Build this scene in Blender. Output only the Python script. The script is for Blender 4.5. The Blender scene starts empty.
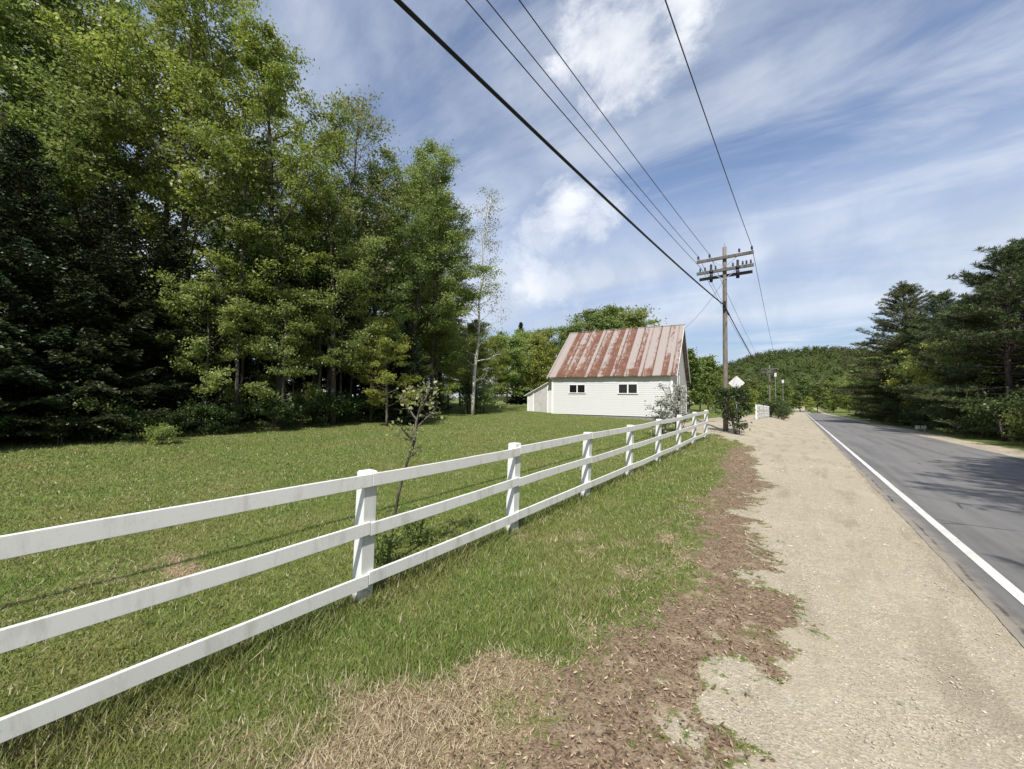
import bpy, math
import numpy as np
from mathutils import Vector, Matrix

SC = bpy.context.scene
COL = SC.collection
R = math.radians

# ------------------------------------------------------------------ camera, sky, sun, exposure
CAM_H = 1.65
cam_d = bpy.data.cameras.new('camera')
cam = bpy.data.objects.new('camera', cam_d); COL.objects.link(cam)
cam_d.sensor_width = 36.0
cam_d.lens = 385.0 / 1024.0 * 36.0
cam_d.clip_start = 0.05
cam_d.clip_end = 6000
cam.matrix_world = (Matrix.Translation((0, 0, CAM_H)) @ Matrix.Rotation(R(36.8), 4, 'Z')
                    @ Matrix.Rotation(R(90 + 2.0), 4, 'X') @ Matrix.Rotation(R(0.7), 4, 'Z'))
SC.camera = cam

SUN = Vector((0.25, -0.58, 0.775)).normalized()
sl = bpy.data.lights.new('sun', 'SUN'); sun = bpy.data.objects.new('sun', sl); COL.objects.link(sun)
sl.energy = 4.6; sl.angle = R(0.5); sl.color = (1.0, 0.955, 0.89)
sun.location = SUN * 60
sun.rotation_euler = SUN.to_track_quat('Z', 'Y').to_euler()

SC.view_settings.view_transform = 'Standard'
SC.view_settings.look = 'None'
SC.view_settings.gamma = 1.0
SC.view_settings.use_curve_mapping = False
SC.view_settings.exposure = 0.36
SC.cycles.use_denoising = True
SC.cycles.max_bounces = 7
SC.cycles.diffuse_bounces = 3
SC.cycles.glossy_bounces = 2
SC.cycles.transmission_bounces = 4
SC.cycles.transparent_max_bounces = 4
SC.cycles.caustics_reflective = False
SC.cycles.caustics_refractive = False


class NT:
    """small node-tree writer"""
    def __init__(s, tree):
        s.t = tree; tree.nodes.clear()
    def n(s, typ, **kw):
        nd = s.t.nodes.new(typ)
        for k, v in kw.items():
            setattr(nd, k, v)
        return nd
    def put(s, sock, v):
        if isinstance(v, bpy.types.NodeSocket):
            s.t.links.new(v, sock)
        elif v is not None:
            try:
                sock.default_value = v
            except (TypeError, ValueError):
                sock.default_value = (*v, 1.0)
    def math(s, op, a, b=None, c=None, clamp=False):
        nd = s.n('ShaderNodeMath', operation=op, use_clamp=clamp)
        for i, v in enumerate((a, b, c)):
            s.put(nd.inputs[i], v)
        return nd.outputs[0]
    def vmath(s, op, a, b=None, scale=None):
        nd = s.n('ShaderNodeVectorMath', operation=op)
        s.put(nd.inputs[0], a)
        if b is not None: s.put(nd.inputs[1], b)
        if scale is not None: s.put(nd.inputs['Scale'], scale)
        return nd.outputs['Value'] if op in ('DOT_PRODUCT', 'LENGTH') else nd.outputs[0]
    def mix(s, fac, a, b, mode='MIX'):
        nd = s.n('ShaderNodeMix', data_type='RGBA', blend_type=mode)
        s.put(nd.inputs[0], fac); s.put(nd.inputs[6], a); s.put(nd.inputs[7], b)
        return nd.outputs[2]
    def noise(s, vec, scale=5, detail=4, rough=0.55, dist=0.0, lac=2.0):
        nd = s.n('ShaderNodeTexNoise')
        if vec is not None: s.put(nd.inputs['Vector'], vec)
        nd.inputs['Scale'].default_value = scale; nd.inputs['Detail'].default_value = detail
        nd.inputs['Roughness'].default_value = rough; nd.inputs['Distortion'].default_value = dist
        return nd.outputs[0]
    def step(s, v, lo, hi, a=0.0, b=1.0, interp='SMOOTHSTEP'):
        nd = s.n('ShaderNodeMapRange', interpolation_type=interp, clamp=True) if interp != 'LINEAR' else s.n('ShaderNodeMapRange', clamp=True)
        s.put(nd.inputs[0], v)
        for i, x in enumerate((lo, hi, a, b)): nd.inputs[i + 1].default_value = x
        return nd.outputs[0]
    def scalev(s, vec, sc):
        nd = s.n('ShaderNodeVectorMath', operation='MULTIPLY'); s.put(nd.inputs[0], vec); nd.inputs[1].default_value = sc
        return nd.outputs[0]
    def sep(s, vec):
        nd = s.n('ShaderNodeSeparateXYZ'); s.put(nd.inputs[0], vec); return nd.outputs
    def comb(s, x, y, z):
        nd = s.n('ShaderNodeCombineXYZ'); s.put(nd.inputs[0], x); s.put(nd.inputs[1], y); s.put(nd.inputs[2], z)
        return nd.outputs[0]
    def bump(s, h, strength=0.5, dist=0.02):
        nd = s.n('ShaderNodeBump'); s.put(nd.inputs['Height'], h)
        nd.inputs['Strength'].default_value = strength; nd.inputs['Distance'].default_value = dist
        return nd.outputs[0]


# ---- world: physical sky with clouds laid out by direction
W = bpy.data.worlds.new('World'); SC.world = W; W.use_nodes = True
t = NT(W.node_tree)
sky = t.n('ShaderNodeTexSky', sky_type='NISHITA', sun_disc=False)
sky.sun_elevation = math.asin(SUN.z)
sky.sun_rotation = math.atan2(SUN.x, SUN.y)
sky.altitude = 300; sky.air_density = 1.0; sky.dust_density = 0.6; sky.ozone_density = 1.6
d = t.n('ShaderNodeTexCoord').outputs['Generated']
x, y, z = t.sep(d)
zz = t.math('ADD', t.math('MAXIMUM', z, 0.0), 0.16)
p = t.comb(t.math('DIVIDE', x, zz), t.math('DIVIDE', y, zz), 0.0)
# cirrus streaks: stretched noise on the cloud plane
rot = t.n('ShaderNodeMapping'); t.put(rot.inputs[0], p)
rot.inputs['Rotation'].default_value = (0, 0, R(-38)); rot.inputs['Scale'].default_value = (0.62, 2.1, 1)
c1 = t.noise(rot.outputs[0], 1.5, 9, 0.60, 0.45)
rot2 = t.n('ShaderNodeMapping'); t.put(rot2.inputs[0], p)
rot2.inputs['Rotation'].default_value = (0, 0, R(-20)); rot2.inputs['Location'].default_value = (3.1, 1.7, 0)
c2 = t.noise(rot2.outputs[0], 0.8, 5, 0.5, 0.4)
cirrus = t.math('MULTIPLY', t.step(c1, 0.28, 0.68), t.step(c2, 0.14, 0.52))
cirrus = t.math('MULTIPLY', cirrus, 0.60)
# puffy clouds at given directions
nz = t.noise(t.scalev(d, (1, 1, 1.25)), 5.5, 10, 0.64, 0.25)
nz2 = t.noise(d, 2.6, 4, 0.5, 0.2)
puff = None
for (dx, dy, dz, r0, r1, amt) in ((-0.27, 0.69, 0.68, .0, 0.24, 1.0), (-0.15, 0.69, 0.70, .0, 0.20, 1.0),
                                  (-0.40, 0.68, 0.61, -.06, 0.17, 0.62), (-.24, .76, .60, -.08, .14, .6),
                                  (-0.449, 0.791, 0.417, -.06, 0.17, 0.85), (-0.37, 0.84, 0.40, -.05, 0.13, 0.75), (-.50, .77, .38, -.04, .13, .7),
                                  (-0.53, 0.80, 0.27, -.01, 0.16, 0.8), (-.40, .87, .30, -.02, .13, .6)):
    v = Vector((dx, dy, dz)).normalized()
    dist = t.vmath('LENGTH', t.vmath('SUBTRACT', d, tuple(v)))
    dist = t.math('ADD', dist, t.math('MULTIPLY', t.math('SUBTRACT', nz, 0.5), 0.44))
    m = t.math('MULTIPLY', t.step(dist, r0, r1, 1.0, 0.0), amt)
    puff = m if puff is None else t.math('MAXIMUM', puff, m)
# milky band low over the horizon, open blue strip beneath it over the road
band = t.math('MULTIPLY', t.step(z, 0.125, 0.20), t.step(z, 0.26, 0.50, 1.0, 0.0))
band = t.math('MULTIPLY', band, t.step(t.noise(rot.outputs[0], 0.9, 5, 0.55, 0.5), 0.25, 0.60, 0.45, 0.85))
side = t.step(x, -0.40, -0.10, 0.80, 0.18)
low = t.math('MULTIPLY', t.step(z, 0.10, 0.16, 1.0, 0.0), side)
low2 = t.math('MULTIPLY', t.step(z, 0.03, 0.085, 1.0, 0.0), 0.40)
cl = t.math('MAXIMUM', t.math('MAXIMUM', cirrus, puff), t.math('MAXIMUM', band, t.math('MAXIMUM', low, low2)))
cl = t.math('MULTIPLY', cl, t.step(nz2, 0.15, 0.6, 0.80, 1.0))
shade = t.step(t.noise(d, 5.0, 6, 0.55, 0.2), 0.35, 0.7)
ccol = t.mix(shade, (4.6, 5.1, 6.0), (6.9, 7.2, 7.7))
tone = t.mix(t.step(z, .02, .42), (.62, .66, .74), (1.42, 1.32, 1.32))
ccol = t.mix(t.step(puff, .35, .9), ccol, t.mix(shade, (6.4, 6.7, 7.2), (9.2, 9.3, 9.5)))
skyc = t.mix(cl, t.mix(1.0, sky.outputs[0], tone, 'MULTIPLY'), ccol)
bg = t.n('ShaderNodeBackground'); t.put(bg.inputs[0], skyc); bg.inputs[1].default_value = 0.105
o = t.n('ShaderNodeOutputWorld'); t.put(o.inputs[0], bg.outputs[0])

# ------------------------------------------------------------------ helpers
rng = np.random.default_rng(7)


def mesh(name, V, F, mat=None, smooth=False, col=None, mats=None, midx=None):
    """V: (n,3); F: (m,k) int array, or a list of such arrays"""
    V = np.asarray(V, dtype=np.float32)
    Fs = [np.asarray(f, dtype=np.int32) for f in (F if isinstance(F, list) else [F]) if len(f)]
    me = bpy.data.meshes.new(name)
    me.vertices.add(len(V)); me.vertices.foreach_set('co', V.ravel())
    nl = sum(f.size for f in Fs); npol = sum(len(f) for f in Fs)
    me.loops.add(nl); me.polygons.add(npol)
    me.loops.foreach_set('vertex_index', np.concatenate([f.ravel() for f in Fs]))
    tot = np.concatenate([np.full(len(f), f.shape[1], np.int32) for f in Fs])
    st = np.concatenate([[0], np.cumsum(tot)[:-1]]).astype(np.int32)
    me.polygons.foreach_set('loop_start', st)
    me.polygons.foreach_set('use_smooth', np.full(npol, bool(smooth)))
    if mats:
        for m in mats: me.materials.append(m)
        me.polygons.foreach_set('material_index', np.asarray(midx, np.int32))
    elif mat: me.materials.append(mat)
    if col is not None:
        a = me.color_attributes.new('mask', 'FLOAT_COLOR', 'POINT')
        c4 = np.ones((len(V), 4), np.float32); c4[:, :3] = col
        a.data.foreach_set('color', c4.ravel())
    me.update(calc_edges=True)
    me.validate()
    return me


def link(name, data, parent=None, loc=(0, 0, 0), rotz=0.0, scale=1.0):
    ob = bpy.data.objects.new(name, data); COL.objects.link(ob)
    ob.location = loc; ob.rotation_euler = (0, 0, rotz); ob.scale = (scale,) * 3
    if parent: ob.parent = parent
    return ob


def tag(o, label, cat, group=None):
    o['label'] = label; o['category'] = cat
    if group: o['group'] = group
    return o


def thing(name, label, cat, loc=(0, 0, 0), rotz=0.0, scale=1.0, group=None):
    return tag(link(name, None, None, loc, rotz, scale), label, cat, group)


def struct(name, me):
    o = link(name, me); o['kind'] = 'structure'; return o


class MB:
    """collects shapes into ONE mesh"""
    def __init__(s): s.V = []; s.F = {3: [], 4: []}; s.n = 0
    def add(s, V, F):
        V = np.asarray(V, float); F = np.asarray(F, int)
        s.V.append(V); s.F[F.shape[1]].append(F + s.n); s.n += len(V)
    def box(s, c, size, M=None):
        h = np.array(size) / 2
        P = np.array([[a, b, e] for a in (-1, 1) for b in (-1, 1) for e in (-1, 1)]) * h
        if M is not None: P = P @ np.array(M).T
        s.add(P + np.array(c), [[0, 1, 3, 2], [4, 6, 7, 5], [0, 4, 5, 1], [2, 3, 7, 6], [0, 2, 6, 4], [1, 5, 7, 3]])
    def beam(s, a, b, w, h, up=(0, 0, 1)):
        a = np.array(a, float); b = np.array(b, float); u = b - a; L = np.linalg.norm(u); u /= L
        v = np.cross(np.array(up, float), u); v /= np.linalg.norm(v); k = np.cross(u, v)
        s.box((a + b) / 2, (L, w, h), np.stack([u, v, k], 1))
    def tube(s, P, rad, n=8, cap=True):
        P = np.asarray(P, float); m = len(P); rad = np.broadcast_to(np.asarray(rad, float), (m,))
        T = np.gradient(P, axis=0); T /= np.linalg.norm(T, axis=1)[:, None] + 1e-9
        ref = np.where(np.abs(T[:, 2:3]) > 0.9, np.array([[1., 0, 0]]), np.array([[0, 0, 1.]]))
        if abs(T[0, 2]) > 0.7: ref = np.tile(np.array([[1., 0.1, 0]]), (m, 1))
        A = np.cross(T, ref); A /= np.linalg.norm(A, axis=1)[:, None] + 1e-9; B = np.cross(T, A)
        an = np.arange(n) * 2 * np.pi / n
        V = P[:, None] + rad[:, None, None] * (np.cos(an)[None, :, None] * A[:, None] + np.sin(an)[None, :, None] * B[:, None])
        i = np.arange(m - 1)[:, None] * n; j = np.arange(n)[None]; k = (j + 1) % n
        F = np.stack([i + j, i + k, i + n + k, i + n + j], -1).reshape(-1, 4)
        V = V.reshape(-1, 3)
        base = s.n
        s.add(V, F)
        if cap:
            for e, c0 in ((0, P[0]), (m - 1, P[-1])):
                ce = s.n; s.V.append(np.array([c0])); s.n += 1
                q = base + e * n
                s.F[3].append(np.array([[q + (a + 1) % n, q + a, ce] if e == 0 else [q + a, q + (a + 1) % n, ce] for a in range(n)]))
    def lathe(s, c, prof, n=12):
        """profile of (radius, z) turned about a vertical axis at c"""
        an = np.arange(n) * 2 * np.pi / n; c = np.array(c, float)
        V = np.array([[r * math.cos(a), r * math.sin(a), z] for r, z in prof for a in an]) + c
        i = np.arange(len(prof) - 1)[:, None] * n; j = np.arange(n)[None]; k = (j + 1) % n
        s.add(V, np.stack([i + j, i + k, i + n + k, i + n + j], -1).reshape(-1, 4))
    def build(s, name, mat, parent=None, smooth=False, bevel=0):
        V = np.concatenate(s.V); F = [np.concatenate(f) for f in s.F.values() if f]
        o = link(name, mesh(name, V, F, mat, smooth), parent)
        if bevel:
            b = o.modifiers.new('bevel', 'BEVEL'); b.width = bevel; b.segments = 2; b.limit_method = 'ANGLE'
        return o


def hashn(ix, iy, seed):
    h = (ix.astype(np.int64) * 374761393 + iy.astype(np.int64) * 668265263 + seed * 974634777) & 0xFFFFFFFF
    h = ((h ^ (h >> 13)) * 1274126177) & 0xFFFFFFFF
    return ((h ^ (h >> 16)) & 0xFFFF) / 65535.0


def vnoise(X, Y, s, seed):
    X = np.asarray(X, float) / s; Y = np.asarray(Y, float) / s
    ix = np.floor(X); iy = np.floor(Y); fx = X - ix; fy = Y - iy
    fx = fx * fx * (3 - 2 * fx); fy = fy * fy * (3 - 2 * fy)
    a = hashn(ix, iy, seed); b = hashn(ix + 1, iy, seed); c = hashn(ix, iy + 1, seed); e = hashn(ix + 1, iy + 1, seed)
    return (a * (1 - fx) + b * fx) * (1 - fy) + (c * (1 - fx) + e * fx) * fy


def fbm(X, Y, s, seed, o=4):
    r = 0; a = 0.5; T = 0
    for k in range(o):
        r = r + a * vnoise(X, Y, s / 2 ** k, seed + k * 17); T += a; a *= 0.55
    return r / T


def sstep(v, lo, hi):
    q = np.clip((v - lo) / (hi - lo), 0, 1); return q * q * (3 - 2 * q)


# ------------------------------------------------------------------ terrain
def zr(Y): return -0.0145 * np.clip(Y, -50, 170)
def zf(Y): return np.interp(Y, [-60, -20, 2.2, 10, 19.4, 30, 42, 64, 100, 170], [-.6, -.38, -.36, -.25, -.07, .12, -.05, -.5, -1.2, -2.3])


def ground_z(X, Y):
    X = np.asarray(X, float); Y = np.asarray(Y, float); a = -X
    zl = zf(Y) + 0.042 * np.clip(a - 3.44, 0, 20)
    k = sstep(a, 0.6, 3.3)
    z = zr(Y) * (1 - k) + zl * k
    z = z + 0.012 * np.clip(X - 8.0, 0, 30)
    far = sstep(np.hypot(X, Y), 300, 600)
    z = z * (1 - far) + far * (-2.6)
    lawn = sstep(a, 1.0, 3.0) + sstep(X, 7.5, 9.0)
    z = z + lawn * 0.07 * (fbm(X, Y, 3.0, 3, 3) - 0.5)
    return z


def masks(X, Y):
    """debris, straw, gravel on the ground, each 0..1"""
    X = np.asarray(X, float); Y = np.asarray(Y, float)
    n1 = fbm(X, Y, 1.1, 11, 5) - 0.5; n2 = fbm(X, Y, 0.35, 23, 4) - 0.5; n3 = fbm(X, Y, 2.4, 31, 4)
    edge = np.interp(Y, [-3, 1, 2.5, 4, 8, 13, 17, 19, 21.5, 24], [-.65, -.55, -.42, -.12, -.55, -.95, -1.3, -1.8, -3.2, -6])
    n4 = fbm(X, Y, .14, 57, 3) - .5
    gravel = sstep(X - edge + n1 * 0.8 + n2 * 0.6 + n4 * .45, -0.24, 0.24)
    gravel = np.maximum(gravel, sstep(fbm(X, Y, .7, 77, 3), .62, .70) * sstep(X, edge - .9, edge - .2) * .8)
    drive = sstep(Y + n1 * 1.2, 21.2, 22.0) * (1 - sstep(Y - n1, 38, 39.5)) * sstep(X + n1, -5.6, -5.0)
    drive = np.maximum(drive * (1 - sstep(-X + .0, 3.0, 9.0) * 0), 0)
    side = sstep(Y, 38, 40) * sstep(X + n1 - np.interp(Y, [38, 48, 70], [-2.4, -1.0, -.2]), -.3, .3)
    gravel = np.maximum(gravel, np.maximum(drive, side))
    right = sstep(X, 6.0, 6.2) * (1 - sstep(X + n1 * 1.2, 7.5, 7.9))
    gravel = np.where(X > 3, right, gravel)
    wid = np.interp(Y, [-2, 1, 2.5, 6, 12, 18], [.35, .42, .58, .66, .80, .65])
    debris = sstep(X - edge + wid + n1 * 0.9 + n2 * 0.5, -0.55, 0.42) * (1 - gravel) * (1 - sstep(Y, 17, 20))
    floor_ = sstep(-X + n1 * 2.5, np.interp(Y, [0, 8, 16, 30, 40], [14.4, 15.0, 17.2, 24, 26]), np.interp(Y, [0, 8, 16, 30, 40], [15.2, 16, 18.4, 26, 28]))
    floor_ = np.maximum(floor_, sstep(X + n1 * 2, 8.4, 9.6))
    debris = np.maximum(debris, floor_ * 0.0)
    straw = sstep(n3 * 1.0 + n2 * .9 + n1 * .5 + 0.56 * np.exp(-((X + 1.55) / 0.95) ** 2 - ((Y - 0.7) / 1.15) ** 2)
                  + .25 * np.exp(-((X + 1.6) / 0.8) ** 2 - ((Y - 3) / 2.) ** 2)
                  + .42 * np.exp(-((X + 5.2) / 1.0) ** 2 - ((Y - 0.8) / 1.1) ** 2), 0.52, 1.0)
    straw = straw * np.where(X < -3.3, .25 + .75 * np.exp(-((X + 5.2) / 1.3) ** 2 - ((Y - .6) / 1.5) ** 2), 1.0) * (1 - .5 * sstep(Y, 3.5, 7))
    straw = np.maximum(straw, 0.55 * sstep(n1 + n2, .02, .3) * sstep(X - edge + wid, -.9, -.1))
    straw = straw * (1 - gravel) * (1 - .55 * debris)
    return debris, straw, gravel


def spaced(lo, hi, c0, c1, fine, grow):
    v = list(np.arange(c0, c1, fine)); s = fine; q = v[-1]
    while q < hi: s *= grow; q += s; v.append(q)
    s = fine; q = c0; L = []
    while q > lo: s *= grow; q -= s; L.append(q)
    return np.array(L[::-1] + v)


# ------------------------------------------------------------------ materials
def new_mat(name):
    m = bpy.data.materials.new(name); m.use_nodes = True
    return m, NT(m.node_tree)


def finish(t, color, rough=0.8, normal=None, spec=0.3, metal=0.0):
    b = t.n('ShaderNodeBsdfPrincipled')
    t.put(b.inputs['Base Color'], color); t.put(b.inputs['Roughness'], rough); t.put(b.inputs['Metallic'], metal)
    b.inputs['Specular IOR Level'].default_value = spec
    if normal is not None: t.put(b.inputs['Normal'], normal)
    o = t.n('ShaderNodeOutputMaterial'); t.put(o.inputs[0], b.outputs[0])
    return b


def geo_pos(t): return t.n('ShaderNodeNewGeometry').outputs['Position']
def obj_co(t): return t.n('ShaderNodeTexCoord').outputs['Object']


def m_ground():
    m, t = new_mat('ground')
    P = geo_pos(t)
    a = t.n('ShaderNodeAttribute', attribute_name='mask')
    r, g, b = t.sep(a.outputs['Color'])
    fine = t.noise(P, 45, 6, 0.7); grain = t.noise(P, 12, 8, 0.80); mid = t.noise(P, 6, 5, 0.6); big = t.noise(P, 0.55, 5, 0.6); vf = t.noise(P, 160, 3, 0.7)
    turf = t.mix(t.step(mid, .35, .65), (.085, .125, .026), (.145, .190, .046))
    turf = t.mix(t.step(big, .42, .68), turf, (.165, .168, .055))
    turf = t.mix(t.step(fine, .48, .72), turf, (.055, .066, .020))
    straw = t.mix(t.step(fine, .35, .65), (.20, .135, .075), (.46, .36, .23))
    straw = t.mix(t.step(vf, .3, .62), (.11, .075, .04), straw)
    deb = t.mix(t.step(fine, .35, .62), (.095, .064, .042), (.27, .195, .130))
    deb = t.mix(t.step(vf, .55, .75), deb, (.30, .22, .16))
    deb = t.mix(t.step(mid, .5, .72), deb, (.31, .245, .165))
    c = t.mix(t.step(t.math('ADD', g, t.math('MULTIPLY', t.math('SUBTRACT', grain, .5), 3.0)), .3, .7), turf, straw)
    c = t.mix(t.step(t.math('ADD', r, t.math('MULTIPLY', t.math('SUBTRACT', grain, .5), 3.0)), .3, .7), c, deb)
    vo = t.n('ShaderNodeTexVoronoi'); t.put(vo.inputs['Vector'], P); vo.inputs['Scale'].default_value = 75
    vo2 = t.n('ShaderNodeTexVoronoi'); t.put(vo2.inputs['Vector'], P); vo2.inputs['Scale'].default_value = 28
    pv = t.sep(vo.outputs['Color'])[0]
    gr = t.mix(pv, (.29, .25, .18), (.48, .43, .325))
    gr = t.mix(t.step(t.sep(vo2.outputs['Color'])[1], .93, .97), gr, (.34, .30, .25))
    gr = t.mix(t.step(mid, .42, .72), gr, (.36, .31, .225))
    gr = t.mix(t.math('MULTIPLY', t.step(big, .45, .75), .5), gr, (.48, .425, .315))
    gr = t.mix(t.math('MULTIPLY', t.step(t.noise(t.scalev(P, (1, .16, 1)), 2.6, 6, .62), .50, .66), .50), gr, (.24, .20, .145))
    # trodden / rutted darker crumbs
    gr = t.mix(t.math('MULTIPLY', t.step(t.noise(P, 3.2, 9, 0.75), .60, .72), .55), gr, (.22, .175, .125))
    c = t.mix(t.step(t.math('ADD', b, t.math('MULTIPLY', t.math('SUBTRACT', grain, .5), 3.0)), .35, .65), c, gr)
    h = t.math('ADD', t.math('MULTIPLY', fine, .6), t.math('MULTIPLY', vo.outputs['Distance'], .5))
    h = t.math('ADD', h, t.math('MULTIPLY', mid, .7))
    finish(t, c, 0.95, t.bump(h, 0.55, 0.018), 0.1)
    return m


def m_asphalt():
    m, t = new_mat('asphalt')
    P = geo_pos(t)
    x = t.sep(P)[0]
    f = t.noise(P, 120, 3, .7); k = t.noise(P, 1.2, 5, .6); st = t.noise(t.scalev(P, (1.0, .05, 1)), 2.2, 5, .6)
    c = t.mix(f, (.105, .101, .094), (.245, .236, .220))
    c = t.mix(t.math('MULTIPLY', t.step(k, .4, .7), .5), c, (.20, .197, .19))
    c = t.mix(t.math('MULTIPLY', t.step(st, .45, .65), .45), c, (.075, .075, .078))
    # pale worn wheel tracks, dark sealed joint by the edge
    wt = t.math('MAXIMUM', t.step(t.math('ABSOLUTE', t.math('SUBTRACT', x, 2.55)), .15, .5, 1, 0), t.step(t.math('ABSOLUTE', t.math('SUBTRACT', x, 5.1)), .15, .5, 1, 0))
    c = t.mix(t.math('MULTIPLY', wt, .35), c, (.19, .188, .185))
    wob = t.math('ADD', x, t.math('MULTIPLY', t.math('SUBTRACT', t.noise(P, 1.5, 4, .6), .5), .10))
    jt = t.step(t.math('ABSOLUTE', t.math('SUBTRACT', wob, 1.33)), .008, .022, 1, 0)
    c = t.mix(t.math('MULTIPLY', jt, t.step(t.noise(P, 2.0, 3, .5), .40, .55)), c, (.028, .028, .03))
    vo = t.n('ShaderNodeTexVoronoi', feature='DISTANCE_TO_EDGE'); t.put(vo.inputs['Vector'], t.vmath('ADD', P, t.scalev(t.n('ShaderNodeTexNoise').outputs[1], (.25, .25, 0))))
    vo.inputs['Scale'].default_value = .55
    cr = t.math('MULTIPLY', t.step(vo.outputs['Distance'], .004, .013, 1, 0), t.step(t.noise(P, .5, 3, .5), .48, .58))
    c = t.mix(t.math('MULTIPLY', cr, .7), c, (.035, .035, .036))
    dust = t.math('MULTIPLY', t.step(t.math('ADD', x, t.math('MULTIPLY', t.math('SUBTRACT', t.noise(P, 4, 6, .7), .5), .5)), 1.20, 1.45, 1, 0), .6)
    c = t.mix(dust, c, (.36, .31, .23))
    finish(t, c, .88, t.bump(f, .4, .006), .25)
    return m


def m_linepaint():
    m, t = new_mat('road_paint')
    P = geo_pos(t)
    w = t.noise(P, 35, 6, .75); w2 = t.noise(P, 3, 4, .6)
    c = t.mix(t.step(w2, .3, .7), (.70, .69, .64), (.54, .53, .49))
    c = t.mix(t.step(w, .57, .66), c, (.20, .20, .20))
    finish(t, c, .7, t.bump(w, .3, .004), .3)
    return m


def m_paint(name, base, dirt=(.42, .40, .34), amt=.35, scale=9, rough=.55, boards=0.0):
    m, t = new_mat(name)
    P = geo_pos(t)
    st = t.noise(t.scalev(P, (1, 1, .25)), scale, 6, .65); f = t.noise(P, 60, 4, .6)
    oi = t.n('ShaderNodeObjectInfo').outputs['Random']
    c = t.mix(t.math('MULTIPLY', t.step(st, .48, .75), amt), base, dirt)
    c = t.mix(t.math('MULTIPLY', t.step(f, .62, .74), amt), c, tuple(v * .7 for v in dirt))
    c = t.mix(t.math('MULTIPLY', oi, .10), c, dirt)
    finish(t, c, rough, t.bump(f, .12, .004), .35)
    return m


def m_wood(name, a, b, rough=.85):
    m, t = new_mat(name)
    P = obj_co(t)
    g = t.noise(t.scalev(P, (14, 14, .9)), 3, 6, .65); k = t.noise(P, 1.5, 4, .6)
    c = t.mix(t.step(g, .35, .66), a, b)
    c = t.mix(t.math('MULTIPLY', t.step(k, .5, .75), .45), c, tuple(v * .6 for v in a))
    finish(t, c, rough, t.bump(g, .5, .01), .2)
    return m


def m_bark(name, a, b, scale=9):
    m, t = new_mat(name)
    P = geo_pos(t)
    g = t.noise(t.scalev(P, (1, 1, .28)), scale, 6, .7)
    c = t.mix(t.step(g, .35, .65), a, b)
    finish(t, c, .95, t.bump(g, .9, .03), .1)
    return m


def m_birch():
    m, t = new_mat('birch_bark')
    P = geo_pos(t)
    g = t.noise(t.scalev(P, (1, 1, 5)), 4, 5, .7); k = t.noise(P, 2, 3, .5)
    c = t.mix(t.step(g, .55, .68), (.66, .63, .56), (.10, .09, .08))
    c = t.mix(t.math('MULTIPLY', k, .35), c, (.42, .38, .32))
    finish(t, c, .8, None, .2)
    return m


def m_leaf(name, a, b, c3=None, trans=.40, hue=.25, gloss=.3, nscale=.9):
    """leaf faces: colour differs leaf by leaf and a little tree by tree"""
    m, t = new_mat(name)
    ri = t.n('ShaderNodeNewGeometry').outputs['Random Per Island']
    oi = t.n('ShaderNodeObjectInfo').outputs['Random']
    c = t.mix(ri, a, b)
    cl = t.noise(obj_co(t), nscale, 3, .5)
    if c3: c = t.mix(t.math('MULTIPLY', t.step(cl, .45, .62), .6), c, c3)
    hs = t.n('ShaderNodeHueSaturation'); t.put(hs.inputs['Color'], c)
    t.put(hs.inputs['Hue'], t.step(oi, 0, 1, .5 - .02, .5 + .022, 'LINEAR'))
    t.put(hs.inputs['Value'], t.step(t.math('FRACT', t.math('MULTIPLY', oi, 7.3)), 0, 1, 1 - hue, 1 + hue, 'LINEAR'))
    b1 = t.n('ShaderNodeBsdfPrincipled'); t.put(b1.inputs['Base Color'], hs.outputs[0])
    b1.inputs['Roughness'].default_value = .42; b1.inputs['Specular IOR Level'].default_value = gloss
    tr = t.n('ShaderNodeBsdfTranslucent')
    t.put(tr.inputs[0], t.mix(.5, hs.outputs[0], (.16, .20, .02), 'ADD') if trans > .2 else hs.outputs[0])
    mx = t.n('ShaderNodeMixShader'); mx.inputs[0].default_value = trans
    t.put(mx.inputs[1], b1.outputs[0]); t.put(mx.inputs[2], tr.outputs[0])
    o = t.n('ShaderNodeOutputMaterial'); t.put(o.inputs[0], mx.outputs[0])
    return m


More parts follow.
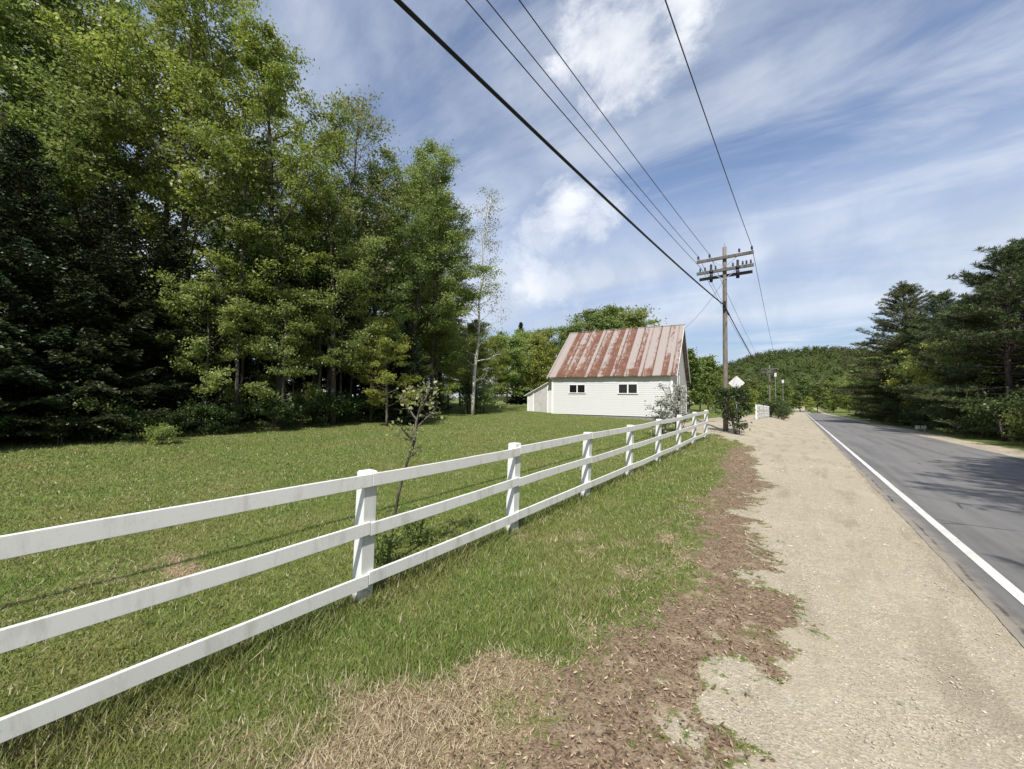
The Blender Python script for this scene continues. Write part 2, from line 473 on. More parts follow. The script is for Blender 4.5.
def m_roof():
    m, t = new_mat('rusty_roof_metal')
    P = obj_co(t)               # x runs along the ridge, y down the slope
    x, y, z = t.sep(P)
    sheet = t.math('FLOOR', t.math('MULTIPLY', x, 1 / .62))
    wn = t.n('ShaderNodeTexWhiteNoise', noise_dimensions='1D'); t.put(wn.inputs['W'], sheet)
    row = t.math('FLOOR', t.math('MULTIPLY', z, 1 / 1.15))
    wn2 = t.n('ShaderNodeTexWhiteNoise', noise_dimensions='2D'); t.put(wn2.inputs['Vector'], t.comb(sheet, row, 0))
    run = t.noise(t.scalev(P, (2.6, .9, .6)), 3.2, 8, .70, .3)
    bl = t.noise(P, 2.1, 6, .65)
    f = t.noise(P, 22, 5, .7)
    seam = t.math('ABSOLUTE', t.math('SUBTRACT', t.math('FRACT', t.math('MULTIPLY', x, 1 / .62)), .5))
    v = t.math('ADD', t.math('MULTIPLY', wn.outputs[0], .16), t.math('MULTIPLY', wn2.outputs[0], .16))
    v = t.math('ADD', v, t.math('MULTIPLY', run, .80)); v = t.math('ADD', v, t.math('MULTIPLY', bl, .28))
    v = t.math('ADD', v, t.math('MULTIPLY', t.step(seam, .40, .5), .20))
    v = t.math('ADD', v, t.math('MULTIPLY', t.math('SUBTRACT', t.math('FRACT', t.math('ADD', t.math('MULTIPLY', x, 1 / .93), .3)), .5), .34))
    v = t.math('ADD', v, t.step(z, 3.3, 4.6, .07, -.05, 'LINEAR'))
    v = t.math('ADD', v, t.step(x, -7.5, -1.0, .12, -.02, 'LINEAR'))
    v = t.math('SUBTRACT', v, t.math('MULTIPLY', t.step(x, -8.15, -7.9, 1, 0), .5))
    rust = t.mix(f, (.085, .038, .025), (.185, .085, .054))
    rust = t.mix(t.step(bl, .5, .7), rust, (.25, .14, .10))
    pale = t.mix(f, (.23, .195, .17), (.38, .34, .31))
    k = t.step(v, .64, .80)
    c = t.mix(k, pale, rust)
    c = t.mix(t.math('MULTIPLY', t.step(t.math('ABSOLUTE', t.math('SUBTRACT', seam, .44)), .0, .05, 1, 0), .55), c, (.16, .075, .05))
    finish(t, c, t.step(k, 0, 1, .5, .85, 'LINEAR'), t.bump(f, .2, .005), .3, 0.0)
    return m


def m_plain(name, c, rough=.6, metal=0.0, var=.25, scale=14, spec=.4):
    m, t = new_mat(name)
    k = t.noise(obj_co(t), scale, 5, .6)
    finish(t, t.mix(k, tuple(v * (1 - var) for v in c), tuple(min(1, v * (1 + var)) for v in c)), rough, None, spec, metal)
    return m


def m_grass():
    m, t = new_mat('grass_blades')
    ri = t.n('ShaderNodeNewGeometry').outputs['Random Per Island']
    a = t.n('ShaderNodeAttribute', attribute_name='mask'); r, g, b = t.sep(a.outputs['Color'])
    P = geo_pos(t)
    c = t.mix(ri, (.104, .160, .030), (.235, .292, .074))
    big = t.noise(P, .7, 4, .6)
    c = t.mix(t.math('MULTIPLY', t.step(big, .40, .64), .7), c, (.25, .25, .085))
    dry = t.mix(ri, (.22, .165, .09), (.70, .60, .41))
    c = t.mix(r, c, dry)
    b1 = t.n('ShaderNodeBsdfPrincipled'); t.put(b1.inputs['Base Color'], c); b1.inputs['Roughness'].default_value = .6
    b1.inputs['Specular IOR Level'].default_value = .25
    tr = t.n('ShaderNodeBsdfTranslucent'); t.put(tr.inputs[0], c)
    mx = t.n('ShaderNodeMixShader'); mx.inputs[0].default_value = .3
    t.put(mx.inputs[1], b1.outputs[0]); t.put(mx.inputs[2], tr.outputs[0])
    o = t.n('ShaderNodeOutputMaterial'); t.put(o.inputs[0], mx.outputs[0])
    return m


def m_island(name, cols, rough=.9):
    m, t = new_mat(name)
    ri = t.n('ShaderNodeNewGeometry').outputs['Random Per Island']
    rp = t.n('ShaderNodeValToRGB'); t.put(rp.inputs[0], ri)
    e = rp.color_ramp.elements
    e[0].color = (*cols[0], 1); e[1].color = (*cols[-1], 1)
    for i, c in enumerate(cols[1:-1], 1):
        q = e.new(i / (len(cols) - 1)); q.color = (*c, 1)
    finish(t, rp.outputs[0], rough, None, .15)
    return m


GROUND = m_ground(); ASPH = m_asphalt(); LINE = m_linepaint()
FENCE = m_paint('fence_paint', (.74, .74, .71), (.36, .36, .28), amt=.5, scale=8)
SIDING = m_paint('siding_paint', (.60, .60, .595), (.55, .54, .50), .30, 2.2)
TRIM = m_paint('trim_paint', (.76, .76, .73), (.5, .48, .42), .25, 5)
GABLEW = m_paint('weathered_siding', (.60, .59, .55), (.30, .28, .24), .6, 3.0)
ROOF = m_roof()
GLASS = m_plain('window_glass', (.012, .013, .015), .12, 0, .3, 3, .5)
PLANK = m_wood('grey_planks', (.36, .33, .29), (.50, .47, .42))
DOORW = m_wood('pale_door_planks', (.40, .39, .37), (.54, .53, .50))
POLEW = m_wood('pole_wood', (.115, .098, .082), (.26, .23, .20))
ARMW = m_wood('arm_wood', (.085, .075, .066), (.19, .175, .16))
BLACK = m_plain('cable_black', (.012, .012, .013), .5)
WIREM = m_plain('wire_dull', (.055, .055, .06), .6)
PORC = m_plain('insulator_glaze', (.05, .035, .03), .3)
STEEL = m_plain('galvanised_steel', (.42, .43, .44), .45, .7)
ALU = m_plain('sign_back', (.66, .66, .65), .45, .15, .08, 6)
STONE = m_plain('foundation_stone', (.22, .21, .19), .9, 0, .4, 5)
BARK = m_bark('bark', (.050, .042, .035), (.15, .13, .11))
BARKP = m_bark('pine_bark', (.045, .034, .028), (.13, .10, .085))
BIRCH = m_birch()
LEAF_A = m_leaf('leaf_mid', (.112, .162, .042), (.250, .300, .092), (.26, .30, .08))
LEAF_B = m_leaf('leaf_bright', (.155, .200, .036), (.325, .350, .086), (.33, .335, .07))
LEAF_BUD = m_leaf('leaf_budding', (.19, .17, .08), (.33, .31, .16), (.18, .21, .07))
LEAF_S = m_leaf('leaf_silver', (.24, .26, .20), (.46, .47, .40), None, .2)
LEAF_BIRCH = m_leaf('leaf_birch', (.16, .19, .09), (.34, .36, .22), None, .3)
LEAF_SAP = m_leaf('leaf_sapling', (.19, .24, .09), (.38, .42, .20), None, .35)
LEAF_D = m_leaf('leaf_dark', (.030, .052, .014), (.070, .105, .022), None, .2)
NEEDLE_S = m_leaf('spruce_needles', (.016, .025, .010), (.048, .066, .022), None, .06, .2, .2)
NEEDLE_P = m_leaf('pine_needles', (.048, .064, .024), (.118, .138, .050), None, .10, .2, .25)
LEAF_H = m_leaf('leaf_far', (.075, .110, .022), (.150, .185, .045), (.15, .175, .04), .25)
GRASS = m_grass()
LITTER = m_island('leaf_litter', [(.07, .042, .027), (.16, .10, .065), (.28, .195, .125), (.48, .38, .26)])
PEBBLE = m_island('pebbles', [(.26, .22, .17), (.40, .345, .27), (.50, .435, .34), (.58, .52, .43)])

# ------------------------------------------------------------------ ground sheets
gx = spaced(-2500, 2500, -8.0, 1.5, .05, 1.045)
gy = spaced(-2500, 3500, -.6, 9.0, .05, 1.035)
GX, GY = np.meshgrid(gx, gy); GZ = ground_z(GX, GY)
mk = np.stack(masks(GX, GY), -1)
under = (GX > 1.32) & (GX < 6.3) & (GY < 171)
GZ = GZ + 0.012 * (fbm(GX, GY, .12, 91, 3) - .5) * (np.hypot(GX, GY) < 25) + mk[..., 2] * .010 * (fbm(GX, GY, .06, 95, 2) - .5)
GZ = GZ + mk[..., 2] * (np.abs(GX) < 1.2) * .030 * (fbm(GX * 3.2, GY * .55, .8, 97, 4) - .5)
GZ = np.where(under, GZ - .05, GZ)
V = np.stack([GX, GY, GZ], -1).reshape(-1, 3)
ny, nx = GX.shape
i = np.arange(ny - 1)[:, None] * nx; j = np.arange(nx - 1)[None]
F = np.stack([i + j, i + j + 1, i + nx + j + 1, i + nx + j], -1).reshape(-1, 4)
gm = mk[..., 2].reshape(-1)
fg = gm[F].mean(1) > .5
for nm, sel in (('ground', ~fg), ('gravel_shoulder', fg)):
    f = F[sel]; u, inv = np.unique(f, return_inverse=True)
    struct(nm, mesh(nm, V[u], inv.reshape(-1, 4), GROUND, True, mk.reshape(-1, 3)[u]))


def strip(name, x0, x1, lift, mat, y0=-40, y1=171, rag=0.0, nxs=6, bend=True):
    ys = np.concatenate([np.arange(y0, 30, .12), np.arange(30, y1, .8)])
    rows = []
    for k in range(nxs):
        q = k / (nxs - 1)
        xs = x0 + (x1 - x0) * q + np.zeros_like(ys)
        if rag and k == 0: xs = xs + rag * (fbm(ys, ys * 0 + 3, .9, 5, 5) - .5) * 2
        if rag and k == nxs - 1: xs = xs + rag * (fbm(ys, ys * 0 + 9, .9, 6, 5) - .5) * 2
        rows.append(np.stack([xs, ys, zr(ys) + lift], -1))
    V = np.stack(rows, 1); m = len(ys)
    i = np.arange(m - 1)[:, None] * nxs; j = np.arange(nxs - 1)[None]
    F = np.stack([i + j, i + j + 1, i + nxs + j + 1, i + nxs + j], -1).reshape(-1, 4)
    return struct(name, mesh(name, V.reshape(-1, 3), F, mat))


strip('road', 1.24, 6.40, .006, ASPH, rag=.06)
strip('edge_line', 1.51, 1.615, .011, LINE, nxs=3, rag=.006)

# ------------------------------------------------------------------ distant hill with its woods
hx = np.linspace(-900, 1100, 140); hy = np.linspace(330, 1300, 70)
HX, HY = np.meshgrid(hx, hy)


def hill_z(X, Y):
    a = 84 * np.exp(-(np.abs(X - 5) / np.where(X < 5, 165, 175)) ** 2.3 * .8 - ((Y - 760) / 190) ** 2)
    b = 40 * np.exp(-((X + 330) / 240) ** 2 - ((Y - 950) / 220) ** 2)
    c = 18 * np.exp(-((X - 420) / 260) ** 2 - ((Y - 900) / 240) ** 2)
    return -5 + np.maximum(a, np.maximum(b, c)) + 3.5 * (fbm(X, Y, 90, 41, 4) - .5)


HZ = hill_z(HX, HY)
i = np.arange(69)[:, None] * 140; j = np.arange(139)[None]
F = np.stack([i + j, i + j + 1, i + 140 + j + 1, i + 140 + j], -1).reshape(-1, 4)
mm, t = new_mat('hill_soil')
finish(t, t.mix(t.noise(geo_pos(t), .08, 6, .7), (.030, .048, .014), (.075, .095, .03)), .95, None, .05)
struct('hill', mesh('hill', np.stack([HX, HY, HZ], -1).reshape(-1, 3), F, mm, True))


def leaf_quads(C, size, rg, up=.6, asp=.6, out=None):
    """rhombic leaf faces at centres C"""
    n = len(C)
    N = rg.normal(size=(n, 3)); N /= np.linalg.norm(N, axis=1)[:, None]
    N[:, 2] += up
    if out is not None: N += out
    N /= np.linalg.norm(N, axis=1)[:, None]
    U = np.cross(N, rg.normal(size=(n, 3))); U /= np.linalg.norm(U, axis=1)[:, None]
    Wv = np.cross(N, U)
    s = (size * rg.uniform(.45, 1.5, n))[:, None] * .5
    V = np.stack([C - U * s, C + Wv * s * asp, C + U * s, C - Wv * s * asp], 1).reshape(-1, 3)
    return V, np.arange(n * 4).reshape(-1, 4)


rg = np.random.default_rng(3)
n = 7500
hxp = rg.uniform(-420, 560, n); hyp = rg.uniform(420, 900, n)
hz = hill_z(hxp, hyp); hh = rg.uniform(6, 12, n); k = 44
C = np.repeat(np.stack([hxp, hyp, hz + hh * .45], -1), k, 0)
dv = rg.normal(size=(n * k, 3)); dv /= np.linalg.norm(dv, axis=1)[:, None]
rad = np.repeat(hh * rg.uniform(.32, .5, n), k)[:, None]
C = C + dv * rad * rg.uniform(.75, 1.0, (n * k, 1)) * np.array([1, 1, 1.15])
V, F = leaf_quads(C, 1.5, rg, .5, .9, dv * 1.6)
hf = link('hill_forest', mesh('hill_forest', V, F, m_leaf('leaf_hill', (.056, .080, .022), (.086, .110, .030), (.092, .092, .036), .12, .1, .1, nscale=.022)))
hf['kind'] = 'stuff'; hf['label'] = 'wooded slope of the round hill at the end of the road'


# ------------------------------------------------------------------ trees
def bez(a, dirn, L, lift, rg, k=5, wob=.06):
    s = np.linspace(0, 1, k)[:, None]
    P = a + dirn * L * s + np.array([0, 0, 1.]) * lift * L * s ** 2
    return P + rg.normal(size=(k, 3)) * wob * L * s * .5


def unit(v): return v / (np.linalg.norm(v) + 1e-9)


def broadleaf(seed, H, base, Rc, leaves, size, nlimb=30, rt=.16, shape='tall', sig=.34, bark=BARK, leafm=LEAF_A, lean=(0, 0), asp=.62, stems=1, up=.6, nsub=6, twig=True):
    rg = np.random.default_rng(seed)
    mb = MB(); cl = []; wt = []
    for st in range(stems):
        off = np.array([rg.normal() * .12, rg.normal() * .12, 0]) * (stems > 1)
        k = 11; s = np.linspace(0, 1, k)
        tilt = (rg.normal(size=2) * .18 * (stems > 1)) + np.array(lean)
        T = np.stack([off[0] + tilt[0] * H * s ** 1.3 + np.cumsum(rg.normal(size=k)) * .012 * H * s,
                      off[1] + tilt[1] * H * s ** 1.3 + np.cumsum(rg.normal(size=k)) * .012 * H * s, H * s * .97 - .15 * (s == 0)], -1)
        mb.tube(T, rt * (1 - s) ** .85 + .012, 8)
        for i in range(nlimb):
            q = (i + rg.uniform(0, .9)) / nlimb; h = base / H + (1 - base / H) * q ** .9 * .985
            P0 = np.array([np.interp(h, s, T[:, c]) for c in range(3)])
            if shape == 'tall': pr = (1 - q) ** .55 * (.55 + .75 * min(1, q * 3.2)) + .10
            elif shape == 'round': pr = math.sqrt(max(.03, 1 - (2 * q - .85) ** 2 * .85))
            else: pr = (1 - q) ** .8 + .1
            L = Rc * pr * rg.uniform(.65, 1.15)
            az = i * 2.39996 + rg.normal() * .35
            el = R(rg.uniform(8, 38) + 28 * q)
            dr = np.array([math.cos(az) * math.cos(el), math.sin(az) * math.cos(el), math.sin(el)])
            B = bez(P0, dr, L, rg.uniform(-.02, .28), rg)
            r0 = max(.012, rt * .36 * (1 - q) ** .7 * min(1, L / Rc + .2))
            mb.tube(B, np.linspace(r0, .006, 5), 5, False)
            for j in range(nsub):
                w = rg.uniform(.28, 1.0) if j else 1.0
                Q0 = np.array([np.interp(w, np.linspace(0, 1, 5), B[:, c]) for c in range(3)])
                d2 = unit(dr + rg.normal(size=3) * np.array([.75, .75, .45]))
                L2 = L * rg.uniform(.22, .5) * (1.15 - .5 * w)
                B2 = bez(Q0, d2, L2, rg.uniform(-.15, .2), rg, 4)
                if twig: mb.tube(B2, np.linspace(r0 * .4, .004, 4), 4, False)
                for e in (.45, .75, 1.0):
                    cl.append(np.array([np.interp(e, np.linspace(0, 1, 4), B2[:, c]) for c in range(3)])); wt.append(.4 + L2)
    cl = np.array(cl); wt = np.array(wt)
    wt = wt * rg.uniform(.3, 1.6, len(wt)); wt /= wt.sum()
    idx = rg.choice(len(cl), leaves, p=wt)
    C = cl[idx] + rg.normal(size=(leaves, 3)) * sig * np.array([1, 1, .42]) * rg.uniform(.5, 1.4, (len(cl), 1))[idx]
    C[:, 2] = np.maximum(C[:, 2], .12)
    ax = np.stack([np.interp(C[:, 2], T[:, 2], T[:, 0]), np.interp(C[:, 2], T[:, 2], T[:, 1]), C[:, 2] * .9], -1)
    out = C - ax; out /= np.linalg.norm(out, axis=1)[:, None] + .3
    V, F = leaf_quads(C, size, rg, up, asp, out * .5)
    tv = np.concatenate(mb.V); tf = [np.concatenate(f) for f in mb.F.values() if f]
    return mesh('trunk', tv, tf, bark, True), mesh('crown', V, F, leafm)


def ribbon(A, B, wid, rg):
    """thin double-pointed face from A to B, rolled at random"""
    n = len(A); U = B - A
    W = np.cross(U, rg.normal(size=(n, 3))); W /= np.linalg.norm(W, axis=1)[:, None] + 1e-9
    M = (A + B) / 2
    V = np.stack([A, M + W * wid[:, None] / 2, B, M - W * wid[:, None] / 2], 1).reshape(-1, 3)
    return V, np.arange(n * 4).reshape(-1, 4)


def spruce(seed, H, Rc, per=8, step=.34, base=.25, needle=.055, leafm=NEEDLE_S, droop=.25, taper=.85):
    rg = np.random.default_rng(seed); mb = MB(); A = []; B = []
    s = np.linspace(0, 1, 9)
    mb.tube(np.stack([rg.normal(size=9) * .02 * s, rg.normal(size=9) * .02 * s, H * s - .15 * (s == 0)], -1), .13 * H / 9 * (1 - s) + .012, 8)
    h = base
    while h < H * .985:
        q = h / H
        for b in range(per):
            az = rg.uniform(0, 2 * np.pi); L = Rc * ((1 - q) ** taper) * rg.uniform(.6, 1.1) + .12
            d = np.array([math.cos(az), math.sin(az), 0.]); sd = np.array([-d[1], d[0], 0])
            m = max(4, int(L * 9)); w = np.linspace(.12, 1, m)
            P = np.array([0, 0, h + rg.normal() * .06]) + d * (L * w)[:, None] + np.array([0, 0, 1]) * ((.22 + .5 * q) * L * w - droop * (1.3 - q) * L * w ** 1.6 + .16 * L * w ** 3)[:, None]
            mb.tube(P[::max(1, m // 4)], np.linspace(.022, .006, len(P[::max(1, m // 4)])), 4, False)
            for sg in (-1, 1):
                l2 = (1.08 - w) * L * .42 + .10
                Q = P + (sd * sg * .82 + d * .55) * l2[:, None] + np.array([0, 0, -1]) * (l2 * rg.uniform(.05, .30, m))[:, None]
                for e0, e1 in ((0, .30), (.2, .5), (.4, .7), (.6, .88), (.78, 1.08)):
                    for c in range(2):
                        a0 = P + (Q - P) * e0; b0 = P + (Q - P) * e1 + rg.normal(size=(m, 3)) * .03
                        A.append(a0); B.append(b0)
            A.append(P[:-1]); B.append(P[1:] + rg.normal(size=(m - 1, 3)) * .02)
        h += step * (1 - .45 * q) * rg.uniform(.7, 1.3)
    A = np.concatenate(A); B = np.concatenate(B)
    V, F = ribbon(A, B, needle * rg.uniform(.6, 1.3, len(A)), rg)
    tv = np.concatenate(mb.V); tf = [np.concatenate(f) for f in mb.F.values() if f]
    return mesh('trunk', tv, tf, BARKP, True), mesh('crown', V, F, leafm)


def white_pine(seed, H, Rc, base=1.0, gap=.62, tuft=.30, per=7, nt=12, leafm=NEEDLE_P):
    rg = np.random.default_rng(seed); mb = MB(); A = []; B = []
    s = np.linspace(0, 1, 11)
    mb.tube(np.stack([rg.normal(size=11) * .05 * s, rg.normal(size=11) * .05 * s, H * s - .2 * (s == 0)], -1), .24 * H / 14 * (1 - s) + .015, 9)
    h = base
    while h < H * .97:
        q = h / H
        pr = min(1, (1 - q) ** .75 * 1.25) * (.72 + .28 * min(1, q * 4))
        for b in range(per):
            az = rg.uniform(0, 2 * np.pi); L = Rc * pr * rg.uniform(.55, 1.15) + .25
            el = R(-4 + 40 * q ** 1.8 + rg.normal() * 6)
            d = np.array([math.cos(az) * math.cos(el), math.sin(az) * math.cos(el), math.sin(el)])
            br = bez(np.array([0, 0, h + rg.normal() * .12]), d, L, .10, rg, 6, .05)
            mb.tube(br, np.linspace(.05 * (1 - q) + .012, .006, 6), 4, False)
            m = max(4, int(L * 4.2))
            for w in np.linspace(.30, 1, m):
                p0 = np.array([np.interp(w, np.linspace(0, 1, 6), br[:, c]) for c in range(3)])
                for sg in (-1, 1):
                    sd = unit(np.cross(d, [0, 0, 1])) * sg
                    l2 = L * rg.uniform(.10, .26) * (1.3 - w) + .12
                    p1 = p0 + unit(sd * .9 + d * .7 + np.array([0, 0, rg.uniform(.0, .35)])) * l2
                    mb.tube(np.array([p0, p1]), np.array([.009, .005]), 3, False)
                    for u in (.55, 1.0):
                        c = p0 + (p1 - p0) * u
                        dv = rg.normal(size=(nt, 3)) * np.array([1, 1, .55]) + (unit(p1 - p0) * .8 + np.array([0, 0, .35]))
                        dv /= np.linalg.norm(dv, axis=1)[:, None]
                        A.append(np.repeat(c[None], nt, 0)); B.append(c + dv * tuft * rg.uniform(.55, 1.1, (nt, 1)))
        h += gap * rg.uniform(.75, 1.2) * (1 - .35 * q)
    A = np.concatenate(A); B = np.concatenate(B)
    V, F = ribbon(A, B, tuft * .11 * rg.uniform(.6, 1.3, len(A)), rg)
    tv = np.concatenate(mb.V); tf = [np.concatenate(f) for f in mb.F.values() if f]
    return mesh('trunk', tv, tf, BARKP, True), mesh('crown', V, F, leafm)


def grow(name, proto, x, y, label, cat='tree', s=1.0, rz=None, group=None, sink=0.0):
    r = thing(name, label, cat, (x, y, float(ground_z(x, y)) - sink), float(hashn(np.array([int(x * 97)]), np.array([int(y * 89)]), 5)[0] * 6.283) if rz is None else rz, s, group)
    link('trunk' if cat == 'tree' else 'stems', proto[0], r)
    link('crown' if cat == 'tree' else 'foliage', proto[1], r)
    return r


T_TALL = [broadleaf(21, 18, 4.6, 3.6, 44000, .112, 30, .19, 'tall', .25, leafm=LEAF_A, nsub=9),
          broadleaf(22, 19, 5.4, 3.5, 44000, .112, 30, .20, 'tall', .25, leafm=LEAF_B, nsub=9),
          broadleaf(23, 15, 2.6, 3.5, 44000, .112, 32, .17, 'tall', .24, leafm=LEAF_A, nsub=9)]
T_BUD = broadleaf(25, 16, 4.0, 2.9, 14000, .105, 38, .15, 'tall', .26, leafm=LEAF_BUD, nsub=7)
T_AIRY = broadleaf(26, 17, 4.0, 3.5, 15000, .125, 30, .17, 'tall', .22, leafm=LEAF_A, nsub=8)
T_MID = [broadleaf(31, 10, 1.2, 2.8, 26000, .125, 26, .12, 'tall', .24, leafm=LEAF_B),
         broadleaf(32, 9, .9, 2.9, 26000, .125, 24, .11, 'round', .25, leafm=LEAF_A)]
T_FAR = [broadleaf(41, 10, 1.0, 3.4, 5200, .42, 24, .14, 'round', .42, leafm=LEAF_H, twig=False),
         broadleaf(42, 12, 1.6, 3.3, 5600, .42, 26, .15, 'tall', .42, leafm=LEAF_H, twig=False),
         broadleaf(43, 9, .6, 3.0, 5000, .40, 22, .12, 'round', .42, leafm=LEAF_B, twig=False)]
T_BG = [broadleaf(44, 10, 1.0, 3.4, 17000, .22, 26, .14, 'round', .40, leafm=LEAF_A, twig=False),
        broadleaf(45, 12, 1.4, 3.3, 17000, .22, 28, .15, 'tall', .38, leafm=LEAF_A, twig=False),
        broadleaf(46, 9, .5, 3.0, 15000, .22, 24, .12, 'round', .40, leafm=LEAF_B, twig=False)]
T_BIRCH = broadleaf(51, 15.5, 2.2, 1.9, 5200, .085, 40, .105, 'tall', .26, BIRCH, LEAF_BIRCH, lean=(.05, .07), nsub=6)
T_SPR = [spruce(61, 9, 2.7), spruce(62, 8, 2.5)]
T_SPF = spruce(63, 12, 2.1, 6, .42, .4, .12, NEEDLE_S)
T_PINE = [white_pine(71, 14, 4.2), white_pine(72, 11, 3.8, .7), white_pine(73, 15, 5.6, 1.2)]

# -- left forest: front row
near = 'tree at the edge of the left woods'
grow('spruce_tree', T_SPR[0], -18.0, .2, 'black-green spruce at the far left edge of the woods, its low boughs over the lawn', s=1.0)
grow('spruce_tree', T_SPR[1], -17.9, 2.0, 'dark spruce with tiered boughs, second from the left end of the woods', s=1.02)
grow('spruce_tree', T_SPR[0], -18.9, 3.7, 'shaded dark spruce, third of the conifers at the left end of the woods', s=.86)
grow('spruce_tree', T_SPR[1], -17.2, -1.9, 'dark spruce cut by the left frame edge', s=1.0)
front = [(T_TALL[0], -22.2, -1.3, 1.06, 'tall leafy tree cut by the left frame edge, behind the spruces'),
         (T_AIRY, -27.2, 3.0, 1.25, 'very tall tree whose top is cut by the upper frame edge above the dark spruces'),
         (T_TALL[0], -27.5, 1.2, 1.22, 'tall tree behind the leftmost trees, its top out of the picture'),
         (T_TALL[0], -24.6, .2, 1.02, 'tall leafy tree rising behind the leftmost spruce'),
         (T_TALL[2], -22.8, 2.1, 1.02, 'tall green tree above the second dark spruce from the left'),
         (T_AIRY, -22.6, 3.7, 1.04, 'thin-crowned tree above the dark conifers with sky gaps beside it'),
         (T_AIRY, -20.6, 4.9, .98, 'airy open-crowned tree between the dark conifers and the bright tall tree'),
         (T_TALL[1], -19.4, 5.6, 1.08, 'tallest bright yellow-green tree in the front of the left woods'),
         (T_TALL[1], -17.7, 7.3, .84, 'bright green tree just right of the tallest one in the woods'),
         (T_BUD, -18.2, 9.6, 1.06, 'tall tree with thin tan-green budding top against the sky'),
         (T_TALL[2], -17.2, 9.3, .74, 'leafy mid-height tree in front of the tan budding tree'),
         (T_TALL[2], -18.0, 11.9, .90, 'full green tree right of the tan budding tree'),
         (T_TALL[0], -17.9, 14.0, .88, 'green tree behind the small spruce, where the skyline steps down'),
         (T_TALL[2], -18.3, 16.2, .88, 'upright feathery green tree near the right end of the woods'),
         (T_TALL[0], -19.6, 18.2, .82, 'last full tree of the left woods, beside the pale birch')]
for pr, x, y, s, lb in front:
    grow('leafy_tree', pr, x, y, lb, s=s)
grow('spruce_tree', T_SPR[1], -15.9, 12.5, 'small dark spruce at the lawn edge, right of the shaded trunks', s=.66)
grow('leafy_tree', T_MID[0], -15.4, 10.9, 'small bright young tree left of the little spruce at the lawn edge', s=.50)
grow('leafy_tree', T_MID[0], -18.4, 16.6, 'short yellow-green tree left of the pale birch trunk', s=.62)
grow('leafy_tree', T_MID[1], -16.9, 7.0, 'low understory tree with sunlit branch ends under the tall trees', s=.62)
grow('leafy_tree', T_MID[1], -17.6, 4.6, 'low leafy tree at the right side of the dark spruces', s=.60)
grow('birch_tree', T_BIRCH, -17.2, 18.7, 'slender white-barked birch with sparse pale leaves against the sky', s=1.0, rz=0.0)
g = 'forest trees behind the front row of the left woods'
for i, (x, y) in enumerate([(-32, 1), (-31.4, 2.7), (-30.4, 7.4), (-24.9, 7.6), (-24.2, 9.3), (-23.4, 11.2), (-23.4, 13.7), (-23, 16.5), (-23.1, 19.5),
                            (-45, .1), (-43, 2.7), (-38, 5.2), (-36, 8), (-34, 11), (-31, 14), (-31, 18), (-30, 22.5), (-29.5, 27), (-34, 25), (-38, 17), (-41, 11), (-27.5, 23), (-26, 21.5)]):
    grow('leafy_tree', T_TALL[i % 3], x, y, 'leafy forest tree half hidden behind the front row of the woods', s=rng.uniform(.70, .92) * (.62 if i in (2, 12, 13) else 1), group=g)
for i, (x, y) in enumerate([(-21.5, 1.2), (-22, 8.6), (-24.5, 2.2), (-25.5, 4.4), (-27, 1.6), (-26, 6.2), (-29, 3.6), (-21.4, 10.8), (-21.6, 13), (-22, 15.3), (-20.8, 6.2)]):
    grow('spruce_tree', T_SPR[i % 2], x, y, 'dark conifer deep in the shade of the left woods', s=rng.uniform(.75, 1.0), group='shaded conifers inside the woods')

g = 'low leafy trees filling the back of the left woods'
for i, (x, y) in enumerate([(-21.5, 18.5), (-22.5, 21), (-24.5, 23.5), (-23, 25.5), (-26.5, 27), (-21, 16.5), (-22.5, 14), (-23, 11.5), (-25, 30.5), (-22.2, 9.2), (-29, 31), (-23.5, 6.5), (-26, 18), (-27, 13), (-20.6, 21.8)]):
    grow('leafy_tree', T_MID[i % 2], x, y, 'low leafy tree filling the shade behind the front of the woods', s=rng.uniform(.55, .8), group=g)

# thin bare trunks seen in the shade under the canopy
mbp = []
for k in range(4):
    rr = np.random.default_rng(200 + k); m = MB(); s = np.linspace(0, 1, 7); Hh = 8.5
    Tt = np.stack([np.cumsum(rr.normal(size=7)) * .05, np.cumsum(rr.normal(size=7)) * .05, Hh * s - .1 * (s == 0)], -1)
    m.tube(Tt, .07 * (1 - s * .6), 7)
    for b in range(9):
        h = rr.uniform(.25, .9) * Hh; a = rr.uniform(0, 6.28)
        p0 = np.array([np.interp(h, Tt[:, 2], Tt[:, 0]), np.interp(h, Tt[:, 2], Tt[:, 1]), h])
        m.tube(bez(p0, np.array([math.cos(a), math.sin(a), .25]), rr.uniform(.5, 1.4), .1, rr, 4), np.linspace(.018, .005, 4), 4, False)
    C = np.array([[0, 0, Hh * .85]]) + rr.normal(size=(1500, 3)) * np.array([.7, .7, .9]) + Tt[-2] * np.array([1, 1, 0])
    V, F = leaf_quads(C, .14, rr, .6)
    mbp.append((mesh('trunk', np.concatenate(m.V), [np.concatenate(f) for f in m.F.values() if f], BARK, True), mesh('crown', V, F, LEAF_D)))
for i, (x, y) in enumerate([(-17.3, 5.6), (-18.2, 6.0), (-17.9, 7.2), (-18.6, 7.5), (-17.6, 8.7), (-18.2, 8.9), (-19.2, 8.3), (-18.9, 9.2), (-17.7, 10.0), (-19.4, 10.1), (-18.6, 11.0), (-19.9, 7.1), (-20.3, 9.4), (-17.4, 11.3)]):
    grow('thin_tree', mbp[i % 4], x, y, 'thin shaded trunk standing in the dark gap under the canopy', s=rng.uniform(.8, 1.15), group='thin trunks in the shade of the left woods')

